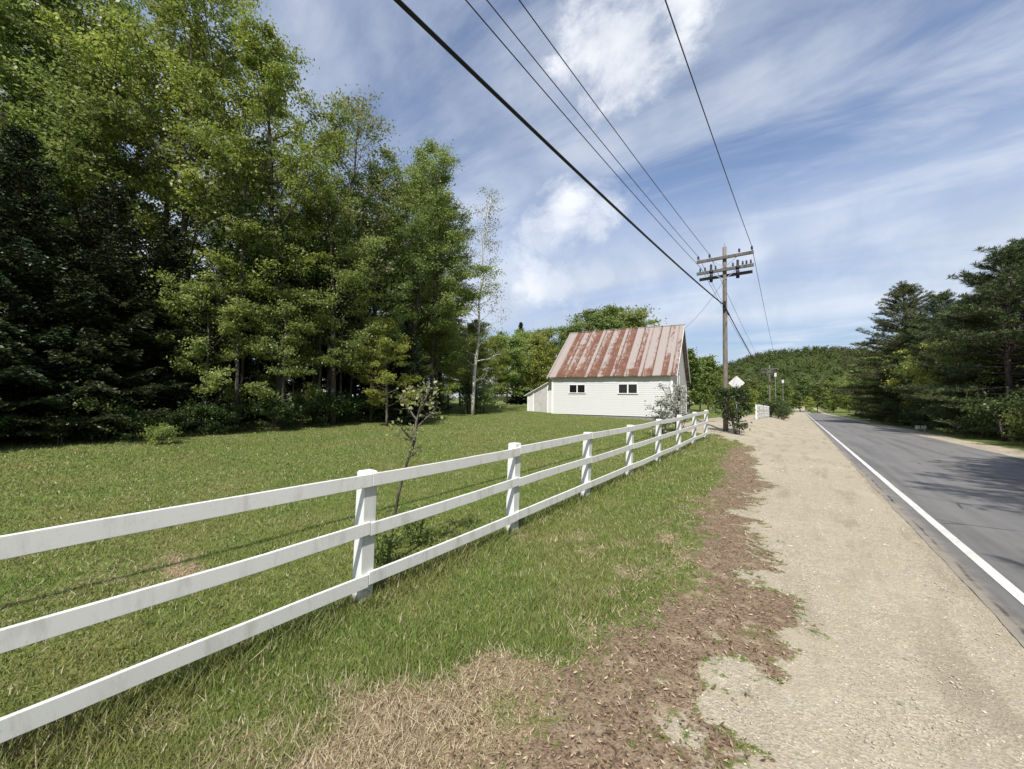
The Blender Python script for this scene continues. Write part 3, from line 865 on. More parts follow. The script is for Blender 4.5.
# -- undergrowth along the wood edge
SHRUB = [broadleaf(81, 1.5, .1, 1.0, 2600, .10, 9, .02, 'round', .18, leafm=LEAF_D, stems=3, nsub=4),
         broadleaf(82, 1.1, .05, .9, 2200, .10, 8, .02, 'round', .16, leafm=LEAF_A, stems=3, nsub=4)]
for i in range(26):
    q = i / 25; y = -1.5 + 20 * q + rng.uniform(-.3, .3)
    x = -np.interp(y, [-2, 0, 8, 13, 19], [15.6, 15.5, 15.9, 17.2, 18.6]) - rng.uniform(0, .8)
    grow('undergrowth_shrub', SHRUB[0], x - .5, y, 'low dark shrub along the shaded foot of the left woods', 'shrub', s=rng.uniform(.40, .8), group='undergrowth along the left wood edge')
grow('bright_shrub', SHRUB[1], -15.1, 3.0, 'small bright green shrub on the lawn edge before the dark spruces', 'shrub', s=.45, sink=.12)
grow('leafy_shrub', SHRUB[1], -18.1, 21.0, 'green shrub at the foot of the pale birch', 'shrub', s=1.25)
grow('leafy_shrub', SHRUB[0], -18.0, 19.2, 'darker rounded shrub left of the birch trunk', 'shrub', s=1.1)

# -- low trees between the birch and the barn, and behind the barn
for i, (x, y, k, s, lb) in enumerate([(-29.5, 36.0, 2, .85, 'low bright tree right of the birch, beyond the lawn'), (-28, 36.5, 0, .80, 'round tree left of the lean-to, beyond the lawn'),
                                      (-33.8, 47.2, 1, .92, 'tall pale tree behind the lawn left of the barn'), (-27.6, 41.8, 2, .95, 'green tree directly behind the lean-to roof'),
                                      (-28.8, 47.1, 1, .90, 'tree rising over the left end of the barn roof'), (-38.2, 61, 1, .95, 'farther tree seen between the lean-to and the spire spruce'),
                                      (-23.9, 44.6, 0, 1.0, 'rounded tree behind the left third of the barn roof'), (-23.6, 50, 1, 1.12, 'tall tree over the barn ridge, left of centre'),
                                      (-19.6, 47.8, 1, 1.08, 'tall leafy tree over the middle of the barn ridge'), (-17.6, 48.6, 0, 1.22, 'full bright tree over the right part of the barn ridge'),
                                      (-18.0, 53, 1, 1.0, 'tree behind the right end of the barn ridge'), (-35.5, 38.0, 1, .85, 'leafy tree behind the birch, deeper in the clearing')]):
    grow('far_tree', T_BG[k], x, y, lb, s=s)
for (x, y, s, lb) in [(-33.2, 46.4, 1.02, 'narrow dark spruce spire left of the barn'), (-36.8, 52, 1.0, 'second narrow spruce spire behind the lawn'), (-31.0, 42.5, .72, 'short dark spruce beside the lean-to background trees')]:
    grow('spruce_tree', T_SPF, x, y, lb, s=s)
# -- trees right of the barn and along the road's end
g = 'trees along the left roadside beyond the barn'
for i, (x, y, s) in enumerate([(-15.6, 82, .9), (-11.5, 66.7, .72), (-13.8, 95.8, .9), (-9.4, 80.7, .62), (-8.6, 100, .62), (-7.5, 84, .50), (-7, 115, .62), (-12.6, 128, .75), (-19.5, 122.8, .9),
                               (-6.4, 104, .48), (-6.2, 148, .7), (-8.1, 156, .75), (-15.8, 74, .85), (-12.6, 58, .72), (-9.5, 70, .52), (-14.2, 50, .66)]):
    grow('far_tree', T_FAR[i % 3], x, y, 'bright leafy tree beyond the barn along the left roadside', s=s, group=g)
g = 'trees closing the far end of the road'
for i, (x, y, s) in enumerate([(0, 190, 1.0), (5.5, 195, .95), (10.3, 192, 1.0), (14.5, 188, 1.1), (-5, 180, .9), (-10, 185, 1.), (9.9, 215, 1.2), (2, 212, 1.2), (-4, 205, 1.1), (18, 200, 1.2), (7.5, 186, .6), (2.5, 184, .6),
                               (-16, 190, 1.1), (-24, 180, 1.1), (-34, 160, 1.1), (-30, 140, 1.0), (-44, 150, 1.1), (24, 205, 1.2), (-50, 120, 1.1), (-38, 105, 1.1), (-28, 96, 1.0), (-60, 90, 1.1), (-48, 78, 1.1)]):
    grow('far_tree', T_FAR[i % 3], x, y, 'leafy tree closing off the view at the far end of the road', s=s, group=g)

# -- right roadside
for (k, x, y, s, lb) in [(2, 9.9, 63.2, 1.08, 'tall white pine with spreading tiered boughs, peak of the right treeline'),
                         (1, 10.6, 38.2, 1.10, 'dark pine nearest the right frame edge'), (0, 12.6, 42.5, .98, 'tall pine behind the rightmost one by the road'),
                         (1, 10.6, 45.5, .92, 'broad pine third from the right edge of the picture'), (0, 11.4, 56.5, .98, 'pine between the tall spreading one and the middle of the right treeline'), (1, 10.9, 60.5, 1.02, 'dark pine just right of the tall spreading one'), (1, 11.0, 50.5, .98, 'pine in the middle of the right treeline'),
                         (0, 13.4, 56, .92, 'pine rising behind the middle of the right treeline'), (0, 14.4, 47, 1.0, 'tall pine standing deeper behind the right roadside'),
                         (1, 9.6, 82, .95, 'dark pine left of the tall spreading one on the right roadside'), (1, 10.4, 100, .9, 'farthest dark pine down the right roadside')]:
    grow('pine_tree', T_PINE[k], x, y, lb, s=s)
for (x, y, k, s, lb) in [(10.4, 66.5, 1, .86, 'leafy green tree left of the tall spreading pine'), (10.2, 76.5, 2, 1.0, 'bushy green tree farther left in the right treeline'), (10.9, 61.5, 0, .84, 'olive leafy tree close against the trunk of the spreading pine'),
                         (10.5, 47.8, 2, .78, 'low olive tree between the two middle roadside pines'), (10.9, 42.2, 0, .74, 'low leafy tree left of the rightmost pine'), (12.2, 68, 1, 1.06, 'tall leafy tree behind the spreading pine'),
                         (10.8, 96, 0, 1.0, 'rounded tree low at the left end of the right treeline'), (10.6, 110, 1, 1.0, 'upright tree at the far end of the right treeline'), (10.6, 57.5, 2, .86, 'yellow-green leafy tree before the tall spreading pine'), (9.6, 71, 0, .85, 'round leafy tree between the pines on the right roadside'),
                         (9.2, 91, 1, .8, 'leafy tree at the left end of the right treeline'), (10.4, 120, 2, 1.0, 'small pale tree where the right treeline meets the road end'),
                         (13, 140, 0, 1.1, 'last tree of the right roadside, by the hill foot'), (10.3, 53.8, 0, .7, 'lower leafy tree under the right pines')]:
    grow('far_tree', T_BG[k], x, y, lb, s=s)
for i, (x, y, s) in enumerate([(16.5, 40, 1.1), (17.5, 52, 1.0), (17, 64, 1.0), (14, 75, 1.0), (14.6, 90, 1.0), (15, 108, 1.0), (21, 46, 1.1), (21, 58, 1.1)]):
    grow('pine_tree', T_PINE[i % 3], x, y, 'dark pine in the depth of the right roadside woods', s=s, group='pines behind the right treeline')
# tall roadside pines that throw the shade across the lane
for i, (x, y, s) in enumerate([(11.5, 3.4, 1.22), (11.3, 6.6, 1.18), (12.0, 9.8, 1.05), (15.5, 16.5, 1.0), (15.5, 24.5, .95), (14.5, 32, 1.0)]):
    grow('pine_tree', T_PINE[(2, 0, 2, 0)[i % 4]], x, y, 'tall roadside pine standing to the right of the picture, shading the lane', s=s, group='tall pines shading the lane')
for i in range(26):
    y = 24 + i * 2.6 + rng.uniform(-.6, .6)
    grow('undergrowth_shrub', SHRUB[i % 2 if i % 3 == 0 else 0], 8.9 + rng.uniform(-.2, .9), y, 'low dark shrub under the pines of the right roadside', 'shrub', s=rng.uniform(.7, 1.4), group='undergrowth along the right roadside')

for i, (x, y, k, sc_) in enumerate([(-2.9, 60, 0, 1.2), (-2.2, 61.5, 0, 1.1), (-3.2, 63.5, 1, 1.3), (-1.7, 58.5, 0, .8), (-2.4, 68, 1, 1.1), (-2.0, 66, 0, 1.0), (-1.6, 72, 1, 1.1)]):
    grow('verge_shrub', SHRUB[k], x, y, 'low scrubby shrub on the left verge beyond the driveway, before the thin posts', 'shrub', s=sc_, group='scrub on the far left verge')
# -- plants by the fence
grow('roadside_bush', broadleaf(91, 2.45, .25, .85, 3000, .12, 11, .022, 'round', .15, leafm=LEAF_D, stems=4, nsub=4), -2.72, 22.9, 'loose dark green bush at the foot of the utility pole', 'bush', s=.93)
grow('silver_shrub', broadleaf(92, 2.6, .2, .75, 1500, .11, 11, .02, 'round', .15, leafm=LEAF_S, stems=4, nsub=4), -4.9, 20.6, 'pale silvery-leaved shrub between the barn gable and the fence end', 'shrub', s=.9)
grow('silver_shrub', broadleaf(94, 1.5, .1, .7, 1100, .10, 9, .018, 'round', .14, leafm=LEAF_S, stems=3, nsub=4), -5.0, 18.3, 'smaller grey-leaved shrub behind the far fence posts', 'shrub')
sp = broadleaf(93, 2.15, 1.25, .34, 380, .048, 9, .006, 'round', .07, BARK, LEAF_SAP, lean=(.13, .10), nsub=4)
grow('sapling', sp, -3.86, 2.78, 'thin crooked sapling with few pale leaves behind the nearest fence post', 'sapling', rz=0.0)
wd = broadleaf(95, .5, .03, .35, 700, .045, 7, .003, 'round', .10, LEAF_A, LEAF_A, stems=4, nsub=3)
grow('weed_clump', wd, -3.85, 2.65, 'pale weeds growing behind the foot of the nearest post', 'weeds', s=.75)
grow('weed_clump', wd, -4.1, 3.3, 'weeds between the sapling and the second fence rail bay', 'weeds', s=.8)

# ------------------------------------------------------------------ board fences
def board_fence(label, ys, X, hts, ph, lean=.0, seed=1):
    rr = np.random.default_rng(seed)
    root = thing('board_fence', label, 'fence', (X, ys[0], float(ground_z(X, ys[0]))))
    ox, oy, oz = root.location
    gz = [float(zf(y)) for y in ys]; tops = []
    for y, z in zip(ys, gz):
        m = MB(); w = .07
        hh = ph + rr.normal() * .012
        le = np.array([lean + rr.normal() * .006, rr.normal() * .006])
        prof = [(-.25, w), (hh - .012, w), (hh, w - .012)]
        Vp = []
        for (h, r) in prof:
            c = np.array([le[0] * h, y - oy + le[1] * h, z - oz + h])
            Vp += [c + np.array([a * r, b * r, 0]) for a, b in ((-1, -1), (1, -1), (1, 1), (-1, 1))]
        Fq = [[q * 4 + k, q * 4 + (k + 1) % 4, q * 4 + 4 + (k + 1) % 4, q * 4 + 4 + k] for q in range(2) for k in range(4)] + [[8, 9, 10, 11]]
        m.add(np.array(Vp), Fq)
        m.build('post', FENCE, root, False, .006); tops.append(le)
    for h in hts:
        for k in range(len(ys) - 1):
            m = MB()
            dz0, dz1 = rr.normal(size=2) * .008
            x0 = .07 + .0165 + tops[k][0] * h; x1 = .07 + .0165 + tops[k + 1][0] * h
            A = np.array((x0, ys[k] - oy + .002, gz[k] - oz + h + dz0)); B = np.array((x1, ys[k + 1] - oy - .002, gz[k + 1] - oz + h + dz1))
            q = np.linspace(0, 1, 9)[:, None]; P = A + (B - A) * q
            P[:, 2] -= (4 * q * (1 - q))[:, 0] * rr.uniform(-.004, .016); P[:, 0] += (4 * q * (1 - q))[:, 0] * rr.normal() * .008 + rr.normal(size=9) * .0012
            P[:, 2] += rr.normal(size=9) * .0012
            Vq = np.concatenate([P + np.array([a_ * .015, 0, b_ * .061]) for a_, b_ in ((-1, -1), (1, -1), (1, 1), (-1, 1))])
            Fq = [[e * 9 + i_, ((e + 1) % 4) * 9 + i_, ((e + 1) % 4) * 9 + i_ + 1, e * 9 + i_ + 1] for e in range(4) for i_ in range(8)] + [[27, 18, 9, 0], [8, 17, 26, 35]]
            m.add(Vq, Fq)
            m.build('rail', FENCE, root, False, .004)
    return root


ys = [2.2 + 2.44 * k for k in range(-2, 8)]
board_fence('near white three-rail board fence along the roadside lawn', ys, -3.44, (.25, .74, 1.20), 1.29, .03, 5)
board_fence('distant short run of white board fence beyond the driveway', [41.5 + 2.44 * k for k in range(8)], -3.2, (.2, .55, .9, 1.22), 1.38, 0, 9)

# ------------------------------------------------------------------ barn
def barn():
    th = 0.127
    bx, by = -6.65, 26.35
    z0 = .33
    b = thing('barn', 'white clapboard barn with streaky rusted metal roof beyond the lawn', 'barn', (bx, by, z0), th)
    L, D, Hw = 8.5, 9.0, 3.12      # runs to -x from the near corner; depth +y
    rise = 3.80
    # walls with real lapped boards (front), closed sides
    def siding(name, a, bpt, h0, htop, mat, out):
        """lapped boards from a to bpt; htop(s) gives the top height along the run"""
        m = MB(); a = np.array(a, float); e = np.array(bpt, float); u = (e - a); Ls = np.linalg.norm(u); u /= Ls
        ov = np.array(out, float); h = h0; lap = .125
        while h < max(htop(0), htop(.5), htop(1)) - .001:
            # horizontal extent in which the wall reaches this height
            ss = np.linspace(0, 1, 81); ok = [q for q in ss if htop(q) > h + .02]
            if not ok: break
            s0, s1 = ok[0] * Ls, ok[-1] * Ls
            h1 = min(h + lap, max(htop(.5), htop(0), htop(1)))
            p = [a + u * s0 + ov * .018, a + u * s1 + ov * .018, a + u * s1 + ov * .004, a + u * s0 + ov * .004]
            zs = [h, h, h1, h1]
            Vv = [np.append(p[k][:2], zs[k]) for k in range(4)] + [np.append((a + u * s0)[:2], h), np.append((a + u * s1)[:2], h)]
            m.add(np.array(Vv), [[0, 1, 2, 3], [4, 5, 1, 0]])
            h = h1
        return m.build(name, mat, b)
    siding('front_wall', (-L, 0, 0), (0, 0, 0), .18, lambda s: Hw, SIDING, (0, -1, 0))
    gt = lambda s: Hw + rise * (1 - abs(2 * s - 1)) - .06
    siding('gable_wall', (0, 0, 0), (0, D, 0), .18, gt, GABLEW, (1, 0, 0))
    siding('gable_wall', (-L, D, 0), (-L, 0, 0), .18, gt, GABLEW, (-1, 0, 0))
    siding('rear_wall', (0, D, 0), (-L, D, 0), .18, lambda s: Hw, SIDING, (0, 1, 0))
    m = MB(); m.box((-L / 2, D / 2, -.02), (L - .06, D - .06, .44)); m.build('foundation', STONE, b)
    m = MB(); m.beam((-L, D / 2, Hw + rise - .30), (0, D / 2, Hw + rise - .30), .1, .16); m.build('ridge_beam', PLANK, b)
    # corner boards and eave board
    for (cx, cy, sx, sy) in ((0, 0, 1, -1), (-L, 0, -1, -1), (0, D, 1, 1), (-L, D, -1, 1)):
        m = MB()
        m.box((cx - sx * .05, cy + sy * .024, Hw / 2 + .09), (.13, .030, Hw - .2))
        m.box((cx + sx * .024, cy - sy * .018, Hw / 2 + .09), (.030, .11, Hw - .2))
        m.build('corner_board', TRIM, b)
    # roof: two ribbed metal slopes
    ovx, ovy = .34, .30
    sl = math.atan2(rise, D / 2)
    for sg in (1, -1):
        ye = (D / 2 + ovy) ; ze = Hw + rise - (D / 2 + ovy) * math.tan(sl)
        m = MB(); xs = np.arange(-L - ovx, ovx + .001, .62 / 8.0)
        ph = ((xs / .62) % 1.0); rib = np.where(np.abs(ph - .0) < .07, .03, 0) + np.where(np.abs(ph - .97) < .05, .03, 0)
        nrow = 9
        V = []
        for k in range(nrow):
            q = k / (nrow - 1)
            yy = D / 2 - sg * ye * q; zz0 = Hw + rise + .07 + (ze - Hw - rise) * q
            wav = .012 * np.sin(xs * 1.7 + k) + .010 * np.sin(xs * 4.1 + k * 2.2)
            V.append(np.stack([xs, np.full_like(xs, yy), zz0 + rib + wav], -1))
        V = np.stack(V, 0); n2 = len(xs)
        V2 = V.copy(); V2[..., 2] -= .05
        i = np.arange(nrow - 1)[:, None] * n2; j = np.arange(n2 - 1)[None]
        F = np.stack([i + j, i + n2 + j, i + n2 + j + 1, i + j + 1], -1).reshape(-1, 4)
        if sg < 0: F = F[:, ::-1]
        m.add(V.reshape(-1, 3), F); m.add(V2.reshape(-1, 3), F[:, ::-1])
        e = np.arange(n2 - 1); N = nrow * n2; last = (nrow - 1) * n2
        m.F[4].append(np.stack([last + e, last + N + e, last + N + e + 1, last + e + 1], -1))
        c = np.arange(nrow - 1) * n2
        m.F[4].append(np.stack([c, c + N, c + N + n2, c + n2], -1)); c = c + n2 - 1
        m.F[4].append(np.stack([c, c + n2, c + N + n2, c + N], -1))
        m.build('roof', ROOF, b)
    m = MB(); m.tube([(-L - ovx - .02, D / 2, Hw + rise + .09), (ovx + .02, D / 2, Hw + rise + .09)], .045, 8); m.build('ridge_cap', ROOF, b)
    # barge boards along the rakes, eave boards
    for xx in (ovx - .03, -L - ovx + .03):
        m = MB()
        for sg in (1, -1):
            m.beam((xx, D / 2, Hw + rise - .06), (xx, D / 2 - sg * (D / 2 + ovy), Hw + rise - .06 - (D / 2 + ovy) * math.tan(sl)), .035, .17)
        m.build('barge_board', TRIM, b)
    for sg, yy in ((1, -.115), (-1, D + .115)):
        m = MB(); m.box((-L / 2, yy, Hw - .22), (L + .5, .18, .06)); m.build('eave_soffit', GABLEW, b)
    # windows: twin dark panes in white frames
    def window(cx, cz, w, h, y=-.022):
        f = MB(); t_ = .055
        f.box((cx, y - .012, cz + h / 2 + t_ / 2), (w + 2 * t_, .05, t_)); f.box((cx, y - .018, cz - h / 2 - t_ / 2), (w + 2 * t_ + .06, .07, t_))
        for sx in (-1, 1): f.box((cx + sx * (w / 2 + t_ / 2), y - .010, cz), (t_, .046, h))
        f.box((cx, y - .008, cz), (.09, .042, h))
        fr = f.build('window', TRIM, b)
        for sx in (-1, 1):
            g = MB(); ww = (w - .09) / 2
            g.box((cx + sx * (ww / 2 + .045), y + .004, cz), (ww, .018, h)); g.build('pane', GLASS, fr)
            g = MB(); g.box((cx + sx * (ww / 2 + .045), y - .010, cz), (.02, .012, h)); g.box((cx + sx * (ww / 2 + .045), y - .012, cz), (ww, .012, .02))
    window(-6.50, 2.05, 1.16, .56)
    window(-2.85, 2.05, 1.22, .60)
    # gable opening, dark, with white casing
    f = MB(); f.box((.045, 3.1, 3.28), (.05, 1.0, .10)); f.box((.045, 3.1, 1.98), (.05, 1.0, .10))
    for q in (2.63, 3.57): f.box((.043, q, 2.63), (.046, .10, 1.2))
    fr = f.build('window', TRIM, b); g = MB(); g.box((.03, 3.1, 2.63), (.02, .84, 1.2)); g.build('pane', GLASS, fr)
    f = MB(); f.box((.05, 5.6, 1.12), (.05, 1.5, 2.0))
    for q in (4.9, 5.25, 5.6, 5.95, 6.3): f.box((.078, q, 1.12), (.012, .02, 1.96))
    f.build('door', PLANK, b)
    # lean-to shed on the left end
    lw, ld = 2.35, 4.2; y0 = .45
    zl, zh = 1.55, 2.75
    le = MB()
    P = lambda x, y, z: (x, y, z)
    V = [P(-L - lw, y0, 0), P(-L - .02, y0, 0), P(-L - .02, y0, zh), P(-L - lw, y0, zl),
         P(-L - lw, y0 + ld, 0), P(-L - .02, y0 + ld, 0), P(-L - .02, y0 + ld, zh), P(-L - lw, y0 + ld, zl)]
    le.add(np.array(V), [[0, 1, 2, 3], [5, 4, 7, 6], [4, 0, 3, 7]])
    lt = le.build('lean_to', SIDING, b)
    r = MB(); up = np.array([-(zh - zl), 0, lw]); up = up / np.linalg.norm(up)
    r.beam((-L - .03, y0 + ld / 2, zh + .05), (-L - lw - .22, y0 + ld / 2, zl + .05 - .22 * (zh - zl) / lw), ld + .4, .05); r.build('lean_to_roof', GABLEW, lt)
    dd = MB(); x1, x2 = -L - 1.72, -L - .62
    for k in range(8):
        xa = x1 + (x2 - x1) * (k + .5) / 8
        tz = zl + (zh - zl) * ((xa + L + lw) / lw) - .28
        dd.box((xa, y0 - .02, .12 + tz / 2), ((x2 - x1) / 8 - .008, .03, tz - .1))
    dd.build('door', DOORW, lt)
    tr = MB()
    for xa in (-L - lw + .07, -L - .10, x1 - .06, x2 + .06):
        tz = zl + (zh - zl) * ((xa + L + lw) / lw)
        tr.box((xa, y0 - .022, tz / 2), (.11, .035, tz - .06))
    tr.beam((-L - lw, y0 - .03, zl - .05), (-L - .03, y0 - .03, zh - .05), .04, .12)
    tr.build('trim', TRIM, lt)
    return b


barn()

# ------------------------------------------------------------------ utility poles and lines
def utility_pole(label, x, y, top, detail=True):
    z0 = float(ground_z(x, y)); H = top - z0
    p = thing('utility_pole', label, 'utility pole', (x, y, z0))
    s = np.linspace(0, 1, 9); m = MB(); m.tube(np.stack([0 * s, 0 * s, -.3 + (H + .3) * s], -1), .135 - .035 * s, 14); m.build('pole', POLEW, p, True)
    half = 1.38
    for k, (h, yo) in enumerate(((H - .62, -.16), (H - 1.30, -.17), (H - 1.56, .15))):
        m = MB(); m.box((0, yo, h), (2 * half if k < 2 else 2.6, .115, .155)); a = m.build('crossarm', ARMW, p, False, .006)
        if k < 2:
            m = MB()
            for sx in (-1, 1): m.beam((sx * .62, yo + .0, h - .07), (sx * .03, -.125, h - .52), .035, .008, (0, 1, 0))
            m.build('brace', STEEL, a)
        if k == 0:
            for sx in (-1.30, -.72, .72, 1.30):
                m = MB(); m.lathe((sx, yo, h + .062), [(.012, 0), (.012, .10), (.05, .10), (.062, .14), (.04, .17), (.058, .20), (.05, .25), (.03, .28), (0, .285)]); m.build('insulator', PORC, a, True)
        if k == 1:
            for sx in (-1.2, -.95, -.42, .42, .88, 1.05, 1.25):
                m = MB(); m.lathe((sx, yo, h + .062), [(.012, 0), (.012, .06), (.045, .06), (.05, .12), (.03, .15), (.05, .19), (.03, .24), (0, .245)]); m.build('insulator', PORC, a, True)
            for sx in (-.62, .66):
                m = MB(); m.lathe((sx, yo - .14, h - .62), [(0, 0), (.085, .01), (.085, .40), (.06, .44), (.06, .50), (.10, .52), (.10, .60), (.06, .64), (.06, .98), (0, 1.0)]); m.box((sx, yo - .06, h - .05), (.05, .12, .3))
                m.build('cutout', BLACK, a, True)
    m = MB(); m.box((0, -.15, H - 3.3), (.14, .12, .5)); m.tube([(0, -.22, H - 3.25), (.07, -.1, H - 3.5), (.16, .25, H - 3.75)], .05, 8); m.build('cable_clamp', BLACK, p)
    m = MB(); m.tube([(0, 0, H), (0, 0, H + .22)], .02, 6); m.build('top_pin', STEEL, p)
    return p


PT = 10.12
PY = 23.8; PX = -3.25
utility_pole('near weathered wooden utility pole with three crossarms beside the bush', PX, PY, PT)
p2y, p2x, p2t = 88.0, -4.6, 8.4
utility_pole('distant thin utility pole far down the left roadside', p2x, p2y, p2t)
p0y, p0x, p0t = -19.0, -3.2, 9.5


def cable(name, label, a, b, c, r, mat, sag1=.45, sag2=.4, cat='wire', group=None):
    m = MB()
    P = []
    for (u, v, sg) in ((a, b, sag1), (b, c, sag2)):
        if v is None or u is None: continue
        s = np.linspace(0, 1, 40)[:, None]
        q = np.array(u) * (1 - s) + np.array(v) * s; q[:, 2] -= 4 * sg * (s * (1 - s))[:, 0]
        P.append(q if not P else q[1:])
    m.tube(np.concatenate(P), r, 6)
    return tag(m.build(name, mat, None, True), label, cat, group)


def wire_at(dx, dh, r, label, sag1, sag2, mat=WIREM, name='power_wire'):
    yo = -.16
    cable(name, label, (p0x + dx * (1.0 if dx > 0 else 1.12) - (.3 if dx == -.72 else 0), p0y, p0t + dh), (PX + dx, PY + yo, PT + dh), (p2x + dx, p2y + yo, p2t + dh), r, mat, sag1, sag2)


wire_at(1.30, -.30, .013, 'single power wire at the right end of the top crossarm', .5, .5)
wire_at(-1.30, -.30, .012, 'power wire at the left end of the top crossarm', .5, .5)
wire_at(-.72, -.30, .012, 'power wire on the top crossarm, next in from the left end', .5, .5)
wire_at(-1.15, -1.00, .012, 'power wire at the left end of the middle crossarm', .5, .5)
cable('telephone_cable', 'thick black cable clamped to the pole below the crossarms', (p0x - .62, p0y, p0t - 3.25), (PX, PY - .22, PT - 3.28), (p2x, p2y, p2t - 3.2), .030, BLACK, .5, .5, 'cable')
cable('power_wire', 'thin drop line from the pole top to the barn gable', None, (PX - .1, PY + .1, PT - 1.9), (-6.95, 30.75, 7.0), .009, WIREM, .3, .25)

# ------------------------------------------------------------------ signs and small roadside things
def diamond_sign(x, y):
    z = float(ground_z(x, y)); r = thing('road_sign', 'diamond road sign seen from its pale bare back beyond the bush', 'sign', (x, y, z))
    m = MB(); m.box((0, 0, 1.3), (.05, .04, 3.2)); m.build('post', STEEL, r)
    s = .54; ro = .05
    m = MB()
    pts = [(0, -s), (ro, -s + ro * .4), (s - ro * .4, -ro), (s, 0), (s - ro * .4, ro), (ro, s - ro * .4), (0, s), (-ro, s - ro * .4), (-s + ro * .4, ro), (-s, 0), (-s + ro * .4, -ro), (-ro, -s + ro * .4)]
    n = len(pts); V = [(a, .024, 2.95 + b) for a, b in pts] + [(a, .030, 2.95 + b) for a, b in pts] + [(0, .024, 2.95), (0, .030, 2.95)]
    F3 = [[i, (i + 1) % n, 2 * n] for i in range(n)] + [[n + (i + 1) % n, n + i, 2 * n + 1] for i in range(n)]
    m.add(np.array(V), F3); m.F[4].append(np.array([[i, n + i, n + (i + 1) % n, (i + 1) % n] for i in range(n)]))
    m.build('plate', ALU, r)
    return r


diamond_sign(-3.95, 34.5)


def marker(x, y, h, w, label):
    z = float(ground_z(x, y)); r = thing('roadside_sign', label, 'sign', (x, y, z))
    m = MB(); m.tube([(0, 0, -.2), (0, 0, h)], .034, 7); m.build('post', STEEL, r)
    m = MB(); m.box((0, -.06, h - w * .75), (w * .8, .03, w * 1.5)); m.build('plate', ALU, r, False, .01)


marker(-2.75, 66.0, 6.2, .34, 'taller of two thin roadside posts with small pale plates near the road end')
marker(-2.30, 80.0, 6.2, .36, 'shorter and farther of two thin roadside posts with pale plates')


def low_sign(x, y):
    z = float(ground_z(x, y)); r = thing('low_sign', 'pair of small white panels on a low stand at the right road edge', 'sign', (x, y, z), R(25), .72)
    m = MB()
    for sx in (-.36, .36): m.box((sx, 0, .25), (.06, .06, .5))
    m.box((0, .0, .10), (.95, .05, .06)); m.build('stand', PLANK, r)
    for sx in (-.27, .27):
        m = MB(); m.box((sx, -.05, .60), (.44, .03, .36)); m.build('panel', TRIM, r, False, .01)


low_sign(7.2, 41.5)

# ------------------------------------------------------------------ grass, litter, pebbles
def polar(n, r0, r1, a0, a1, pw, rg):
    u = rg.uniform(0, 1, n); e = 1 - pw
    r = (r0 ** e + u * (r1 ** e - r0 ** e)) ** (1 / e)
    a = rg.uniform(R(a0), R(a1), n)
    return r * np.cos(a), r * np.sin(a), r


rg = np.random.default_rng(77)
X, Y, r = polar(820000, 1.3, 42, 90, 205, .62, rg)
ok = (X < -.2) & (Y > -4)
X, Y, r = X[ok], Y[ok], r[ok]
db, stw, gv = masks(X, Y)
fenceline = np.exp(-((X + 3.40) / .20) ** 2)
tuft = fbm(X, Y, .16, 131, 3)
dens = np.clip(1.05 - 1.15 * db + .9 * (tuft - .52), .015, 1) * (gv < .3) * (1 - .45 * stw)
keep = rg.uniform(0, 1, len(X)) < np.maximum(dens, fenceline * .9 * (Y < 20))
X, Y, r, db, stw, fenceline = [q[keep] for q in (X, Y, r, db, stw, fenceline)]
n = len(X)
patch = fbm(X, Y, .55, 61, 4)
near_side = sstep(X, -3.6, -3.0)
hgt = (.022 + .042 * rg.uniform(0, 1, n) * (.45 + 1.1 * patch) + .03 * near_side * rg.uniform(0, 1, n) * patch +   .16 * fenceline * rg.uniform(.2, 1, n)) * (1 - .35 * stw) * (1 - .55 * np.clip(db * 1.6, 0, 1)) * rg.uniform(.55, 1.15, n)
hgt *= 1 - .35 * sstep(r, 12, 30)
wid = .0022 + .00072 * r
az = rg.uniform(0, 2 * np.pi, n)
lean = rg.normal(size=(n, 2)) * (hgt * (.55 + .9 * stw))[:, None]
Z = ground_z(X, Y)
Bc = np.stack([X, Y, Z - .006], -1); sd = np.stack([np.cos(az), np.sin(az), 0 * az], -1) * wid[:, None]
tip = Bc + np.stack([lean[:, 0], lean[:, 1], hgt], -1)
V = np.stack([Bc - sd, Bc + sd, tip], 1).reshape(-1, 3)
dryv = np.clip((rg.uniform(0, 1, n) < (.15 + .85 * stw + .30 * db)).astype(float) * rg.uniform(.6, 1, n) + .12 * stw, 0, 1)
cc = np.zeros((n, 3)); cc[:, 0] = dryv
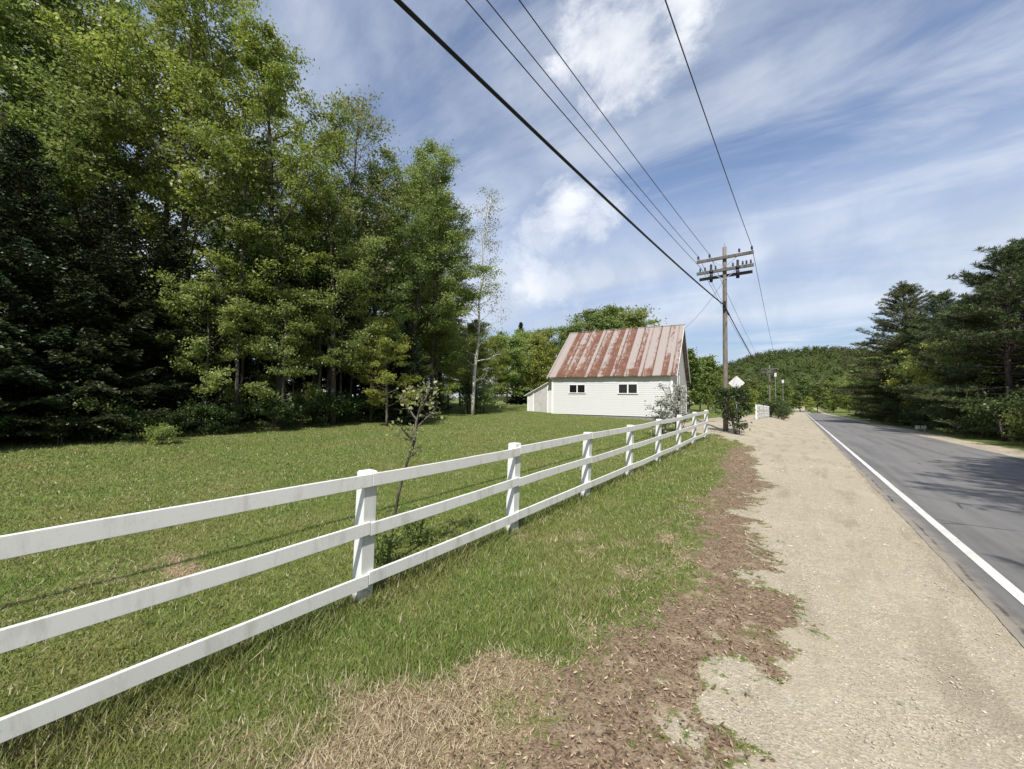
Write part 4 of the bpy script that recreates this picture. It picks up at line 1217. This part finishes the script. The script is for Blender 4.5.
go = link('grass', mesh('grass', V, np.arange(n * 3).reshape(-1, 3), GRASS, False, np.repeat(cc, 3, 0)))
go['kind'] = 'stuff'; go['label'] = 'mown grass of the lawn and verge, dry straw patches near the road'

X, Y, r = polar(90000, 1.3, 22, 60, 200, .55, rg)
db, stw, gv = masks(X, Y)
keep = (rg.uniform(0, 1, len(X)) < np.maximum(db, .55 * stw)) & (gv < .75) & (X > -14) & (X < 1.0)
X, Y, r = X[keep], Y[keep], r[keep]; n = len(X)
C = np.stack([X, Y, ground_z(X, Y) + .010 + rg.uniform(0, .012, n)], -1)
V, F = leaf_quads(C, .018 + .004 * r.mean() * 0 + .0026 * r, rg, 1.6, .35)
lo = link('leaf_litter', mesh('leaf_litter', V, F, LITTER)); lo['kind'] = 'stuff'; lo['label'] = 'brown leaf and needle litter between the grass and the gravel'

X, Y, r = polar(120000, 1.3, 16, 25, 150, .75, rg)
db, stw, gv = masks(X, Y)
keep = (gv > .4) & (X < 1.22); X, Y, r = X[keep], Y[keep], r[keep]; n = len(X)
s = (.0016 + .00045 * r) * rg.lognormal(0, .5, n)
O = np.array([[1, 0, 0], [0, 1, 0], [-1, 0, 0], [0, -1, 0], [0, 0, .7], [0, 0, -.5]], float)
jit = rg.uniform(.6, 1.3, (n, 6, 1)); an = rg.uniform(0, 6.28, n)
ca, sa = np.cos(an), np.sin(an)
Ov = O[None] * jit * s[:, None, None]
Vr = np.stack([Ov[..., 0] * ca[:, None] - Ov[..., 1] * sa[:, None], Ov[..., 0] * sa[:, None] + Ov[..., 1] * ca[:, None], Ov[..., 2]], -1)
V = (np.stack([X, Y, ground_z(X, Y) + .002], -1)[:, None] + Vr).reshape(-1, 3)
T8 = np.array([[0, 1, 4], [1, 2, 4], [2, 3, 4], [3, 0, 4], [1, 0, 5], [2, 1, 5], [3, 2, 5], [0, 3, 5]])
F = (np.arange(n)[:, None, None] * 6 + T8[None]).reshape(-1, 3)
po = link('gravel_stones', mesh('gravel_stones', V, F, PEBBLE)); po['kind'] = 'stuff'; po['label'] = 'loose pale stones scattered on the gravel shoulder'
